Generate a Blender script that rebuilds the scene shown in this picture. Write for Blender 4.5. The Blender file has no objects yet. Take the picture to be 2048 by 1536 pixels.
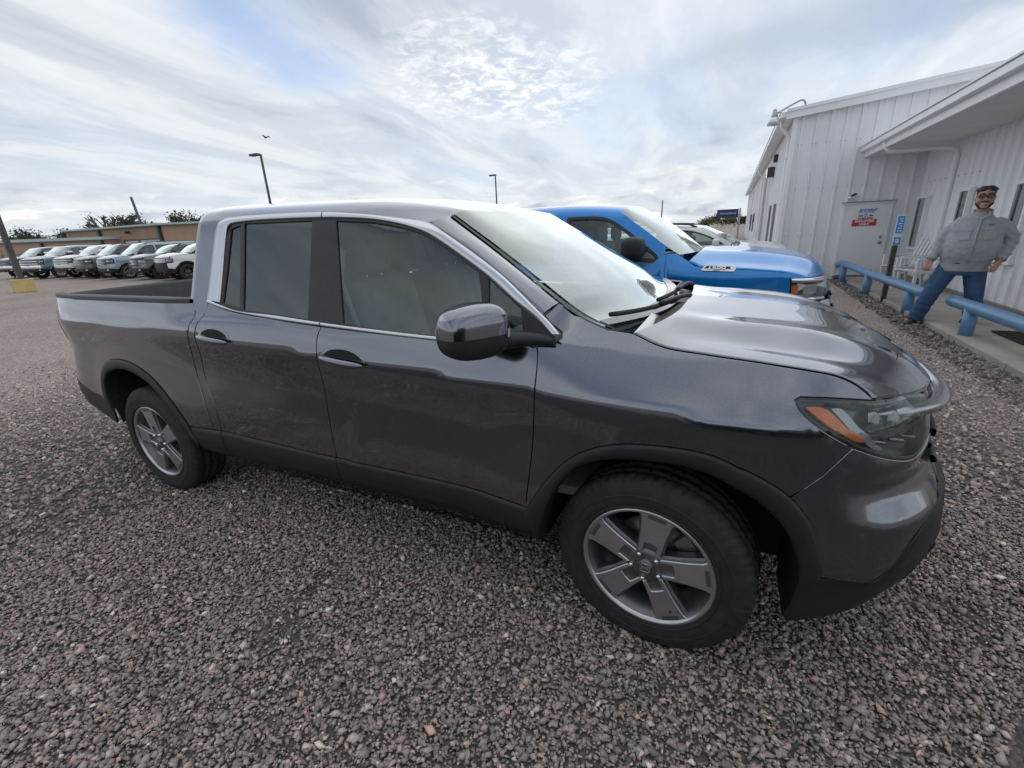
import bpy, bmesh, math, random
import numpy as np
from mathutils import Vector, Matrix
from mathutils.geometry import delaunay_2d_cdt
random.seed(7); RNG=np.random.default_rng(11)
SC=bpy.context.scene; COL=SC.collection
R_=math.radians
# ================================================================ camera
cam=bpy.data.cameras.new('camera'); co=bpy.data.objects.new('camera',cam); COL.objects.link(co)
cam.sensor_width=36; cam.lens=897.77/2048*36; cam.clip_start=.05; cam.clip_end=4000
_r=Vector((0.90588285,0.42127926,-0.04358942)); _u=Vector((-0.09854425,0.30975161,0.94569708)); _f=Vector((-0.41190446,0.85239529,-0.32211332))
co.matrix_world=Matrix(((_r.x,_u.x,-_f.x,.16364),(_r.y,_u.y,-_f.y,-2.41706),(_r.z,_u.z,-_f.z,1.5978),(0,0,0,1)))
SC.camera=co
# ================================================================ sky, sun, exposure
SUN_EL,SUN_AZ=R_(56),R_(-24)      # azimuth from +y towards +x
wd=bpy.data.worlds.new('World'); SC.world=wd; wd.use_nodes=True
nt=wd.node_tree; N=nt.nodes; L=nt.links; N.clear()
def nd(t,**k):
    n=N.new(t)
    for a,b in k.items():
        if a.startswith('i_'):
            key=a[2:]; key=int(key) if key.isdigit() else key.replace('_',' ')
            n.inputs[key].default_value=b
        else: setattr(n,a,b)
    return n
def mth(op,a,b=None,c=None,clamp=False):
    n=N.new('ShaderNodeMath'); n.operation=op; n.use_clamp=clamp
    for i,v in enumerate((a,b,c)):
        if v is None: continue
        if isinstance(v,(int,float)): n.inputs[i].default_value=v
        else: L.new(v,n.inputs[i])
    return n.outputs[0]
def ramp(v,pts,interp='EASE'):
    n=N.new('ShaderNodeValToRGB'); n.color_ramp.interpolation=interp
    e=n.color_ramp.elements
    while len(e)<len(pts): e.new(.5)
    for q,(p,c) in zip(e,pts):
        q.position=p; q.color=(c,c,c,1) if isinstance(c,(int,float)) else (*c,1)
    if v is not None: L.new(v,n.inputs[0])
    return n.outputs[0]
def mixc(f,a,b):
    n=N.new('ShaderNodeMix'); n.data_type='RGBA'
    for i,v in ((0,f),(6,a),(7,b)):
        if isinstance(v,(int,float)): n.inputs[i].default_value=v
        elif isinstance(v,tuple): n.inputs[i].default_value=(*v,1)
        else: L.new(v,n.inputs[i])
    return n.outputs[2]
sky=nd('ShaderNodeTexSky',sky_type='NISHITA',sun_disc=False,sun_elevation=SUN_EL,sun_rotation=SUN_AZ,altitude=1200,air_density=1.0,dust_density=1.5,ozone_density=1.2)
tc=nd('ShaderNodeTexCoord'); sep=nd('ShaderNodeSeparateXYZ'); L.new(tc.outputs['Generated'],sep.inputs[0])
zz=mth('MAXIMUM',sep.outputs[2],0.0)
den=mth('ADD',zz,.16)
px=mth('DIVIDE',sep.outputs[0],den); py=mth('DIVIDE',sep.outputs[1],den)
cx=nd('ShaderNodeCombineXYZ'); L.new(px,cx.inputs[0]); L.new(py,cx.inputs[1])
def noise(vec,scale,detail=6,rough=.55,dist=0.,rot=0,sc=(1,1,1),loc=(0,0,0)):
    mp=nd('ShaderNodeMapping'); mp.inputs['Rotation'].default_value=(0,0,rot); mp.inputs['Scale'].default_value=sc; mp.inputs['Location'].default_value=loc
    L.new(vec,mp.inputs[0]); n=nd('ShaderNodeTexNoise'); n.inputs['Scale'].default_value=scale; n.inputs['Detail'].default_value=detail
    n.inputs['Roughness'].default_value=rough; n.inputs['Distortion'].default_value=dist; L.new(mp.outputs[0],n.inputs['Vector']); return n.outputs['Fac']
# high veil drawn out in broad streaks along one wind direction, with a long thin gap of blue in it
def gauss(v,s): return mth('EXPONENT',mth('MULTIPLY',mth('MULTIPLY',mth('DIVIDE',v,s),mth('DIVIDE',v,s)),-1.))
def lin(a_,b_,c_): return mth('ADD',mth('ADD',mth('MULTIPLY',px,a_),mth('MULTIPLY',py,b_)),c_)
wob=mth('MULTIPLY',mth('SUBTRACT',noise(cx.outputs[0],1.6,5,.6,.3,loc=(7.1,2.2,0)),.5),.55)
gap=mth('MULTIPLY',gauss(mth('ADD',lin(.91,.41,.84),wob),.21),ramp(lin(-.41,.91,0.),[(0.,.5),(.9,1.),(.999,.25)]))
gapfade=ramp(mth('DIVIDE',lin(-.41,.91,0.),3.),[(.0,.6),(.5,1.),(.68,.9),(.80,0.)])
gap=mth('MULTIPLY',gauss(mth('ADD',lin(.91,.41,.84),wob),.21),gapfade)
band=mth('MULTIPLY',gauss(mth('ADD',lin(.10,1.,-2.25),wob),.16),ramp(mth('DIVIDE',mth('ADD',px,3.),6.),[(.38,0.),(.50,1.),(.62,1.),(.8,.4)]))
streak=noise(cx.outputs[0],.8,8,.56,.35,rot=R_(24),sc=(1.6,.6,1),loc=(0.35,.9,0))
soft=noise(cx.outputs[0],.42,4,.5,.2,loc=(2.6,1.1,0))
veil=mth('ADD',mth('MULTIPLY',streak,.55),mth('MULTIPLY',soft,.60))
veil=ramp(veil,[(.42,.55),(.52,.80),(.62,.95),(.74,1.)])
veil=mth('MULTIPLY',veil,mth('SUBTRACT',1.,mth('MULTIPLY',gap,.82)))
shade=noise(cx.outputs[0],1.0,8,.58,.5,rot=R_(24),sc=(1.7,.65,1),loc=(4.2,3.7,0))
shc=ramp(shade,[(.30,(3.5,3.9,4.6)),(.45,(5.0,5.35,5.85)),(.57,(6.3,6.5,6.6)),(.70,(7.4,7.45,7.4))])
shc=mixc(mth('MULTIPLY',band,.7),shc,(3.9,4.3,4.9))
# patch of small rippled cloud
rip=noise(cx.outputs[0],13.,6,.62,.5,loc=(.4,.9,0))
ripm=ramp(rip,[(.40,0.),(.66,1.)])
rd=mth('ADD',mth('SQRT',mth('ADD',mth('MULTIPLY',lin(1.,0.,1.0),lin(1.,0.,1.0)),mth('MULTIPLY',lin(0.,.8,-1.68),lin(0.,.8,-1.68)))),mth('MULTIPLY',wob,.9))
patch=ramp(rd,[(.05,1.),(.34,.55),(.50,0.)])
ripf=mth('MULTIPLY',ripm,patch)
basec=mixc(veil,sky.outputs[0],shc)
basec=mixc(mth('MULTIPLY',patch,.35),basec,(4.6,5.2,5.9))
basec=mixc(mth('MULTIPLY',ripf,.85),basec,(8.8,8.8,8.7))
# cumulus low over the horizon
dv=nd('ShaderNodeVectorMath',operation='NORMALIZE'); L.new(tc.outputs['Generated'],dv.inputs[0])
cum=noise(dv.outputs[0],6.,8,.58,.25,sc=(1.2,1.2,2.6),loc=(1.7,.4,.2))
elev=ramp(zz,[(0.,1.),(.045,1.),(.085,.5),(.12,0.)])
cumf=mth('MULTIPLY',ramp(cum,[(.47,0.),(.55,1.)]),elev)
cums=noise(dv.outputs[0],9.,6,.55,.2,sc=(1.,1.,3.8),loc=(1.4,.8,.65))
cumc=ramp(cums,[(.34,(3.9,4.3,5.0)),(.52,(5.9,6.2,6.5)),(.62,(7.9,7.9,7.8))])
hz=ramp(zz,[(0.,.5),(.06,.15),(.2,0.)])
basec=mixc(hz,basec,(5.6,6.2,6.7))
skyc=mixc(cumf,basec,cumc)
bg=nd('ShaderNodeBackground',i_Strength=.082); L.new(skyc,bg.inputs[0])
out=nd('ShaderNodeOutputWorld'); L.new(bg.outputs[0],out.inputs[0])
sl=bpy.data.lights.new('sun','SUN'); sl.energy=.52; sl.angle=R_(118); sl.color=(1.,.965,.91)
so=bpy.data.objects.new('sun',sl); COL.objects.link(so)
_d=Vector((math.sin(SUN_AZ)*math.cos(SUN_EL),math.cos(SUN_AZ)*math.cos(SUN_EL),math.sin(SUN_EL)))
so.rotation_euler=(-_d).to_track_quat('-Z','Y').to_euler(); so.location=(0,0,60)
vs=SC.view_settings; vs.view_transform='Standard'; vs.look='None'; vs.exposure=0.74; vs.gamma=1; vs.use_curve_mapping=False
try:
    SC.cycles.max_bounces=8; SC.cycles.transparent_max_bounces=20; SC.cycles.glossy_bounces=5; SC.cycles.use_denoising=True; SC.cycles.sample_clamp_indirect=6
except Exception: pass
# ================================================================ materials
MAT={}
def newmat(name):
    m=bpy.data.materials.new(name); m.use_nodes=True; MAT[name]=m
    return m,m.node_tree,m.node_tree.nodes['Principled BSDF']
def pm(name,col,rough=.5,metal=0.,coat=0.,coatr=.03,spec=.5,var=0.,vscale=8.,bump=0.,bscale=60.,emit=None,detail=5,obj=True,rvar=0.):
    m,t,b=newmat(name)
    b.inputs['Base Color'].default_value=(*col,1); b.inputs['Roughness'].default_value=rough; b.inputs['Metallic'].default_value=metal
    b.inputs['Coat Weight'].default_value=coat; b.inputs['Coat Roughness'].default_value=coatr; b.inputs['Specular IOR Level'].default_value=spec
    if emit: b.inputs['Emission Color'].default_value=(*emit[0],1); b.inputs['Emission Strength'].default_value=emit[1]
    if var or bump or rvar:
        tcn=t.nodes.new('ShaderNodeTexCoord')
        n=t.nodes.new('ShaderNodeTexNoise'); n.inputs['Scale'].default_value=vscale; n.inputs['Detail'].default_value=detail; n.inputs['Roughness'].default_value=.6
        t.links.new(tcn.outputs['Object'],n.inputs['Vector'])
        if var:
            r=t.nodes.new('ShaderNodeValToRGB'); e=r.color_ramp.elements
            e[0].position=.3; e[1].position=.7
            e[0].color=tuple(max(0,c*(1-var)) for c in col)+(1,); e[1].color=tuple(min(1,c*(1+var)) for c in col)+(1,)
            t.links.new(n.outputs['Fac'],r.inputs[0]); t.links.new(r.outputs[0],b.inputs['Base Color'])
        if rvar:
            mr=t.nodes.new('ShaderNodeMapRange'); mr.inputs[1].default_value=.3; mr.inputs[2].default_value=.7; mr.inputs[3].default_value=max(0,rough-rvar); mr.inputs[4].default_value=rough+rvar
            t.links.new(n.outputs['Fac'],mr.inputs[0]); t.links.new(mr.outputs[0],b.inputs['Roughness'])
        if bump:
            n2=t.nodes.new('ShaderNodeTexNoise'); n2.inputs['Scale'].default_value=bscale; n2.inputs['Detail'].default_value=4
            t.links.new(tcn.outputs['Object'],n2.inputs['Vector'])
            bp=t.nodes.new('ShaderNodeBump'); bp.inputs['Strength'].default_value=bump; bp.inputs['Distance'].default_value=.01
            t.links.new(n2.outputs['Fac'],bp.inputs['Height']); t.links.new(bp.outputs[0],b.inputs['Normal'])
    return m
def wear(name,col,scale,lo,hi,amt=1.,zfade=None):
    """chips, rust or splash dirt with a shape of their own mixed over a finished material"""
    t=MAT[name].node_tree; b=t.nodes['Principled BSDF']; bc=b.inputs['Base Color']; g=t.nodes.new('ShaderNodeNewGeometry')
    n=t.nodes.new('ShaderNodeTexNoise'); n.inputs['Scale'].default_value=scale; n.inputs['Detail'].default_value=9; n.inputs['Roughness'].default_value=.68; t.links.new(g.outputs['Position'],n.inputs['Vector'])
    r=t.nodes.new('ShaderNodeMapRange'); r.inputs[1].default_value=lo; r.inputs[2].default_value=hi; r.inputs[4].default_value=amt; t.links.new(n.outputs['Fac'],r.inputs[0]); f=r.outputs[0]
    if zfade:
        s=t.nodes.new('ShaderNodeSeparateXYZ'); t.links.new(g.outputs['Position'],s.inputs[0]); q=t.nodes.new('ShaderNodeMapRange'); q.inputs[1].default_value=zfade[1]; q.inputs[2].default_value=zfade[0]; t.links.new(s.outputs[2],q.inputs[0])
        m=t.nodes.new('ShaderNodeMath'); m.operation='MULTIPLY'; t.links.new(f,m.inputs[0]); t.links.new(q.outputs[0],m.inputs[1]); f=m.outputs[0]
    x=t.nodes.new('ShaderNodeMix'); x.data_type='RGBA'; t.links.new(f,x.inputs[0]); x.inputs[7].default_value=(*col,1)
    if bc.links: t.links.new(bc.links[0].from_socket,x.inputs[6])
    else: x.inputs[6].default_value=bc.default_value
    t.links.new(x.outputs[2],bc)
def carpaint(name,col,metal=.75,rough=.34,dirt=.25):
    """metallic flake base under a clear coat, with road dust low on the flanks"""
    m,t,b=newmat(name); nn=t.nodes; lk=t.links
    b.inputs['Metallic'].default_value=metal; b.inputs['Roughness'].default_value=rough
    b.inputs['Coat Weight'].default_value=1.; b.inputs['Coat Roughness'].default_value=.015; b.inputs['Coat IOR'].default_value=1.55
    tcn=nn.new('ShaderNodeTexCoord'); v=nn.new('ShaderNodeTexVoronoi'); v.inputs['Scale'].default_value=900; lk.new(tcn.outputs['Object'],v.inputs['Vector'])
    mx=nn.new('ShaderNodeMix'); mx.data_type='RGBA'; mx.inputs[6].default_value=(*[c*.82 for c in col],1); mx.inputs[7].default_value=(*[min(1,c*1.22) for c in col],1)
    sp=nn.new('ShaderNodeSeparateColor'); lk.new(v.outputs['Color'],sp.inputs[0]); lk.new(sp.outputs[0],mx.inputs[0])
    lk.new(mx.outputs[2],b.inputs['Base Color'])
    if dirt:
        geo=nn.new('ShaderNodeNewGeometry'); sx=nn.new('ShaderNodeSeparateXYZ'); lk.new(geo.outputs['Position'],sx.inputs[0])
        mr=nn.new('ShaderNodeMapRange'); mr.inputs[1].default_value=.95; mr.inputs[2].default_value=.40; lk.new(sx.outputs[2],mr.inputs[0])
        n=nn.new('ShaderNodeTexNoise'); n.inputs['Scale'].default_value=6; n.inputs['Detail'].default_value=8; n.inputs['Roughness'].default_value=.7; lk.new(tcn.outputs['Object'],n.inputs['Vector'])
        r=nn.new('ShaderNodeMapRange'); r.inputs[1].default_value=.42; r.inputs[2].default_value=.78; lk.new(n.outputs['Fac'],r.inputs[0])
        mu=nn.new('ShaderNodeMath'); mu.operation='MULTIPLY'; lk.new(mr.outputs[0],mu.inputs[0]); lk.new(r.outputs[0],mu.inputs[1])
        m2=nn.new('ShaderNodeMath'); m2.operation='MULTIPLY'; m2.inputs[1].default_value=dirt; lk.new(mu.outputs[0],m2.inputs[0])
        d=nn.new('ShaderNodeBsdfDiffuse'); d.inputs[0].default_value=(.20,.17,.145,1)
        ms=nn.new('ShaderNodeMixShader'); lk.new(m2.outputs[0],ms.inputs[0]); lk.new(b.outputs[0],ms.inputs[1]); lk.new(d.outputs[0],ms.inputs[2])
        lk.new(ms.outputs[0],nn['Material Output'].inputs[0])
    return m
def glassmat(name,tint,f0=.075,rough=0.,gain=.9,power=5.):
    m=bpy.data.materials.new(name); m.use_nodes=True; MAT[name]=m; t=m.node_tree; t.nodes.clear()
    lw=t.nodes.new('ShaderNodeLayerWeight'); lw.inputs[0].default_value=.5
    p=t.nodes.new('ShaderNodeMath'); p.operation='POWER'; p.inputs[1].default_value=power; t.links.new(lw.outputs['Facing'],p.inputs[0])
    ma=t.nodes.new('ShaderNodeMath'); ma.operation='MULTIPLY_ADD'; ma.inputs[1].default_value=gain; ma.inputs[2].default_value=f0; ma.use_clamp=True; t.links.new(p.outputs[0],ma.inputs[0])
    tr=t.nodes.new('ShaderNodeBsdfTransparent'); tr.inputs[0].default_value=(*tint,1)
    g=t.nodes.new('ShaderNodeBsdfGlossy'); g.inputs['Roughness'].default_value=rough; g.inputs['Color'].default_value=(.93,1.,.975,1)
    mx=t.nodes.new('ShaderNodeMixShader'); t.links.new(ma.outputs[0],mx.inputs[0]); t.links.new(tr.outputs[0],mx.inputs[1]); t.links.new(g.outputs[0],mx.inputs[2])
    o=t.nodes.new('ShaderNodeOutputMaterial'); t.links.new(mx.outputs[0],o.inputs[0]); return m
carpaint('paint_grey',(.178,.190,.222),metal=1.,rough=.13,dirt=.04)
pm('chrome',(.78,.79,.80),.10,1.)
pm('satin_chrome',(.62,.63,.66),.24,1.)
pm('bar_chrome',(.40,.41,.43),.16,1.); pm('dark_chrome',(.22,.225,.235),.14,1.)
pm('trim_black',(.018,.019,.021),.45,bump=.15,bscale=500,var=.25,vscale=30)
pm('cladding',(.011,.012,.014),.50,var=.3,vscale=14,bump=.25,bscale=700)
pm('gloss_black',(.012,.012,.014),.08,coat=.5)
pm('rubber',(.020,.0195,.019),.75,var=.35,vscale=22,bump=.2,bscale=160)
pm('tyre_wall',(.024,.022,.021),.65,var=.4,vscale=12,bump=.12,bscale=220)
pm('alloy_face',(.52,.52,.53),.32,.9,coat=.3,var=.12,vscale=9)
pm('alloy_dark',(.16,.163,.17),.38,.75,var=.2,vscale=14)
pm('steel',(.38,.37,.36),.38,.9,var=.25,vscale=20)
pm('rust_disc',(.20,.17,.15),.45,.7,var=.4,vscale=30)
pm('void_black',(.006,.006,.007),.8)
pm('interior',(.17,.175,.175),.8,var=.2)
pm('lamp_housing',(.13,.135,.14),.28,.7); pm('interior_light',(.36,.36,.35),.8)
pm('amber',(.62,.15,.02),.22,coat=.6)
pm('red_lens',(.38,.012,.016),.12,coat=1.)
pm('lamp_white',(.75,.76,.78),.15,.4,coat=.5)
pm('light_guide',(.34,.36,.39),.22,.5,coat=.5)
glassmat('glass_clear',(.70,.82,.79),.105)
glassmat('glass_privacy',(.028,.03,.032),.125)
glassmat('glass_screen',(.48,.60,.57),.20,gain=1.2,power=3.0)
glassmat('lens',(.86,.88,.88),.055)
# ================================================================ mesh helpers
def mesh(name,V,F,mat,parent=None,smooth=False,normals=None):
    me=bpy.data.meshes.new(name); V=np.asarray(V,float)
    me.from_pydata(V.tolist(),[],[tuple(int(i) for i in f) for f in F])
    if mat is not None: me.materials.append(MAT[mat] if isinstance(mat,str) else mat)
    if smooth or normals is not None: me.polygons.foreach_set('use_smooth',[True]*len(me.polygons))
    me.update()
    if normals is not None:
        me.normals_split_custom_set_from_vertices([tuple(n) for n in normals])
    o=bpy.data.objects.new(name,me); COL.objects.link(o)
    if parent is not None: o.parent=parent
    return o
def tag(o,label,cat,group=None,kind=None):
    if label: o['label']=label
    if cat: o['category']=cat
    if group: o['group']=group
    if kind: o['kind']=kind
    return o
def empty(name,loc=(0,0,0),rz=0.):
    o=bpy.data.objects.new(name,None); COL.objects.link(o); o.location=loc; o.rotation_euler=(0,0,rz); o.empty_display_size=.2; return o
def spl(pts,n=None,step=.03,closed=False):
    """Catmull-Rom through the points, resampled"""
    p=np.asarray(pts,float)
    if len(p)<3: 
        m=n or max(2,int(np.ceil(np.linalg.norm(p[-1]-p[0])/step))+1)
        t=np.linspace(0,1,m)[:,None]; return p[0]*(1-t)+p[-1]*t
    q=np.vstack([2*p[0]-p[1],p,2*p[-1]-p[-2]]); out=[]
    for i in range(1,len(q)-2):
        a,b,c,d=q[i-1:i+3]; t=np.linspace(0,1,14,endpoint=False)[:,None]
        t01=max(np.linalg.norm(b-a),1e-6)**.5; t12=max(np.linalg.norm(c-b),1e-6)**.5; t23=max(np.linalg.norm(d-c),1e-6)**.5
        m1=(c-b)+t12*((b-a)/t01-(c-a)/(t01+t12)); m2=(c-b)+t12*((d-c)/t23-(d-b)/(t12+t23))
        out.append((2*t**3-3*t**2+1)*b+(t**3-2*t**2+t)*m1+(-2*t**3+3*t**2)*c+(t**3-t**2)*m2)
    out=np.vstack(out+[q[-2:-1]])
    s=np.r_[0,np.cumsum(np.linalg.norm(np.diff(out,axis=0),axis=1))]
    m=n or max(2,int(np.ceil(s[-1]/step))+1)
    u=np.linspace(0,s[-1],m)
    return np.stack([np.interp(u,s,out[:,k]) for k in range(out.shape[1])],1)
def cat(*c):
    """join 2D curves end to end, dropping doubled points"""
    o=[]
    for a in c:
        for p in np.atleast_2d(np.asarray(a,float)):
            if not o or np.hypot(*(p-o[-1]))>2e-3: o.append(p)
    if np.hypot(*(o[0]-o[-1]))<2e-3: o.pop()
    return np.array(o)
def inpoly(p,poly):
    x,y=p[:,0],p[:,1]; r=np.zeros(len(p),bool); X,Y=poly[:,0],poly[:,1]; X2,Y2=np.roll(X,-1),np.roll(Y,-1)
    for a,b,c,d in zip(X,Y,X2,Y2):
        if b==d: continue
        m=((b>y)!=(d>y)); r^=m&(x<(c-a)*(y-b)/(d-b)+a)
    return r
def inset(poly,d):
    """shrink a polygon by d"""
    p=np.asarray(poly,float); A=np.sum(p[:,0]*np.roll(p[:,1],-1)-np.roll(p[:,0],-1)*p[:,1])
    e=np.roll(p,-1,0)-p; e/=np.linalg.norm(e,axis=1)[:,None]+1e-12
    n=np.stack([-e[:,1],e[:,0]],1)*(1 if A>0 else -1)
    m=n+np.roll(n,1,0); m/=np.maximum(np.sum(m*np.roll(n,1,0),1),.35)[:,None]+1e-9
    return p+m*d
def tri2d(poly,holes,sp):
    allp=[poly]+list(holes); pts=[];edges=[]
    for q in allp:
        b=len(pts); pts+=[tuple(a) for a in q]; edges+=[(b+i,b+(i+1)%len(q)) for i in range(len(q))]
    nb=len(pts); mn=poly.min(0); mx=poly.max(0)
    gx,gy=np.meshgrid(np.arange(mn[0]+sp*.5,mx[0],sp),np.arange(mn[1]+sp*.5,mx[1],sp)); g=np.stack([gx.ravel(),gy.ravel()],1)
    if len(g):
        k=inpoly(g,poly)
        for h in holes: k&=~inpoly(g,h)
        g=g[k]
    if len(g):
        bd=np.array(pts[:nb]); keep=np.ones(len(g),bool)
        for a in range(0,len(g),2000):
            d=np.min(np.hypot(g[a:a+2000,None,0]-bd[None,:,0],g[a:a+2000,None,1]-bd[None,:,1]),1); keep[a:a+2000]=d>sp*.45
        g=g[keep]
    pts+=[tuple(a) for a in g]
    v,e,f,_,_,_=delaunay_2d_cdt([Vector(a) for a in pts],edges,[],0,1e-5)
    v=np.array([tuple(a) for a in v]); f=np.array([t for t in f if len(t)==3])
    c=v[f].mean(1); k=inpoly(c,poly)
    for h in holes: k&=~inpoly(c,h)
    return v,f[k]
def surf_n(P,uv,e=2e-3):
    a=P(uv[:,0]+e,uv[:,1])-P(uv[:,0]-e,uv[:,1]); b=P(uv[:,0],uv[:,1]+e)-P(uv[:,0],uv[:,1]-e)
    n=np.cross(a,b); return n/(np.linalg.norm(n,axis=1)[:,None]+1e-12)
def panel(name,poly,P,mat,parent=None,sp=.05,off=0.,thick=.012,mirror=False,gap=0.,holes=(),out=(0,-1,0),round_=.003):
    """a sheet cut from the surface P along the outline poly, with turned-in edges"""
    poly=np.asarray(poly,float)
    if gap: poly=inset(poly,gap); holes=[inset(h,-gap) for h in holes]
    v,f=tri2d(poly,[np.asarray(h) for h in holes],sp)
    X=P(v[:,0],v[:,1]); n=surf_n(P,v)
    if np.mean(n@np.asarray(out,float))<0: n=-n
    X=X+n*off
    a=np.cross(X[f[:,1]]-X[f[:,0]],X[f[:,2]]-X[f[:,0]]); bad=np.sum(a*n[f].mean(1),1)<0
    f[bad]=f[bad][:,::-1]
    nv=len(X); F=[tuple(t) for t in f]; V=[X]; NN=[n]
    if thick:
        ec={}
        for t in F:
            for i in range(3):
                e=(t[i],t[(i+1)%3]); ec[e]=1
        bd=[e for e in ec if (e[1],e[0]) not in ec]
        ids=sorted({i for e in bd for i in e}); mp={j:k for k,j in enumerate(ids)}; ids=np.array(ids)
        on=np.zeros((len(ids),3))
        for a_,b_ in bd:
            d=X[b_]-X[a_]; q=np.cross(d,n[a_]); l=np.linalg.norm(q)
            if l>1e-9: on[mp[a_]]+=q/l; on[mp[b_]]+=q/l
        on/=np.linalg.norm(on,axis=1)[:,None]+1e-9
        r=round_
        A=X[ids]+on*r*.7-n[ids]*r*.3; B=X[ids]+on*r-n[ids]*r; C=X[ids]+on*r-n[ids]*thick
        k=len(ids); V+=[A,B,C]; NN+=[(on+n[ids])/np.linalg.norm(on+n[ids],axis=1)[:,None],on,on]
        for a_,b_ in bd:
            i,j=mp[a_],mp[b_]
            F.append((b_,a_,nv+i,nv+j)); F.append((nv+j,nv+i,nv+k+i,nv+k+j)); F.append((nv+k+j,nv+k+i,nv+2*k+i,nv+2*k+j))
    V=np.vstack(V); NN=np.vstack(NN)
    o=mesh(name,V,F,mat,parent,normals=NN)
    res=[o]
    if mirror:
        V2=V*[1,-1,1]; o2=mesh(name,V2,[t[::-1] for t in F],mat,parent,normals=NN*[1,-1,1]); res.append(o2)
    return res
def grid(name,G,mat,parent=None,closeu=False,closev=False,mirror=False,flip=False,smooth=True,normals=None):
    """G: (n,m,3) array of points"""
    n,m=G.shape[:2]; F=[]
    for i in range(n-(0 if closeu else 1)):
        for j in range(m-(0 if closev else 1)):
            a,b,c,d=i*m+j,((i+1)%n)*m+j,((i+1)%n)*m+(j+1)%m,i*m+(j+1)%m
            F.append((d,c,b,a) if flip else (a,b,c,d))
    V=G.reshape(-1,3); o=mesh(name,V,F,mat,parent,smooth=smooth); r=[o]
    if mirror: r.append(mesh(name,V*[1,-1,1],[t[::-1] for t in F],mat,parent,smooth=smooth))
    return r
def strip(name,c1,c2,P,mat,parent=None,n=80,m=4,off=.004,thick=.012,mirror=False,crown=.003):
    """trim between two curves laid on surface P, slightly crowned, with edges"""
    a=spl(c1,n); b=spl(c2,n); t=np.r_[0,0,np.linspace(0,1,m+1),1,1]
    U=a[:,None]*(1-t)[None,:,None]+b[:,None]*t[None,:,None]
    X=P(U[...,0].ravel(),U[...,1].ravel()).reshape(n,len(t),3); nn=surf_n(P,U.reshape(-1,2)).reshape(n,len(t),3)
    if nn[...,1].mean()>0: nn=-nn
    h=off+crown*(1-(2*t-1)**2); h[0]=h[-1]=-thick; h[1]=h[-2]=off*.2
    return grid(name,X+nn*h[None,:,None],mat,parent,mirror=mirror)
def lathe(name,prof,mat,parent=None,n=48,axis=1,loc=(0,0,0),disp=None,smooth=True,a0=0.):
    """prof: list of (radius, offset along axis); spun about the axis"""
    p=np.asarray(prof,float); th=np.linspace(0,2*np.pi,n,endpoint=False)+a0
    Rr=np.repeat(p[None,:,0],n,0); 
    if disp is not None: Rr=Rr+disp(th[:,None],np.arange(len(p))[None,:])
    H=np.repeat(p[None,:,1],n,0); a=Rr*np.cos(th)[:,None]; b=Rr*np.sin(th)[:,None]
    if axis==1: G=np.stack([a,H,b],-1)
    elif axis==2: G=np.stack([a,b,H],-1)
    else: G=np.stack([H,a,b],-1)
    G=G+np.asarray(loc)
    return grid(name,G,mat,parent,closeu=True,flip=(axis==1),smooth=smooth)[0]
def box(name,c,s,mat,parent=None,bev=.0,seg=2,rot=None,smooth=False):
    bm=bmesh.new(); bmesh.ops.create_cube(bm,size=1)
    for v in bm.verts: v.co=Vector((v.co.x*s[0],v.co.y*s[1],v.co.z*s[2]))
    if bev: bmesh.ops.bevel(bm,geom=list(bm.edges),offset=bev,segments=seg,profile=.5,affect='EDGES')
    if rot is not None:
        bmesh.ops.rotate(bm,verts=bm.verts,cent=(0,0,0),matrix=rot)
    bmesh.ops.translate(bm,verts=bm.verts,vec=Vector(c))
    me=bpy.data.meshes.new(name); bm.to_mesh(me); bm.free()
    if mat: me.materials.append(MAT[mat])
    if bev and smooth: me.polygons.foreach_set('use_smooth',[True]*len(me.polygons))
    o=bpy.data.objects.new(name,me); COL.objects.link(o); o.parent=parent; return o
def tube(name,path,r,mat,parent=None,n=10,cap=True,smooth=True):
    p=np.asarray(path,float); k=len(p); r=np.broadcast_to(np.asarray(r,float),(k,))
    t=np.gradient(p,axis=0); t/=np.linalg.norm(t,axis=1)[:,None]+1e-12
    up=np.array([0,0,1.]) if abs(t[0,2])<.9 else np.array([1.,0,0]); a=np.cross(t[0],up); a/=np.linalg.norm(a); G=[]
    for i in range(k):
        a=a-t[i]*(a@t[i]); a/=np.linalg.norm(a); b=np.cross(t[i],a); th=np.linspace(0,2*np.pi,n,endpoint=False)
        G.append(p[i]+r[i]*(np.cos(th)[:,None]*a+np.sin(th)[:,None]*b))
    G=np.array(G); V=G.reshape(-1,3); F=[]
    for i in range(k-1):
        for j in range(n): F.append((i*n+j,i*n+(j+1)%n,(i+1)*n+(j+1)%n,(i+1)*n+j))
    if cap: F+= [tuple(range(n))[::-1],tuple(range((k-1)*n,k*n))]
    o=mesh(name,V,F,mat,parent,smooth=smooth); return o
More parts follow.
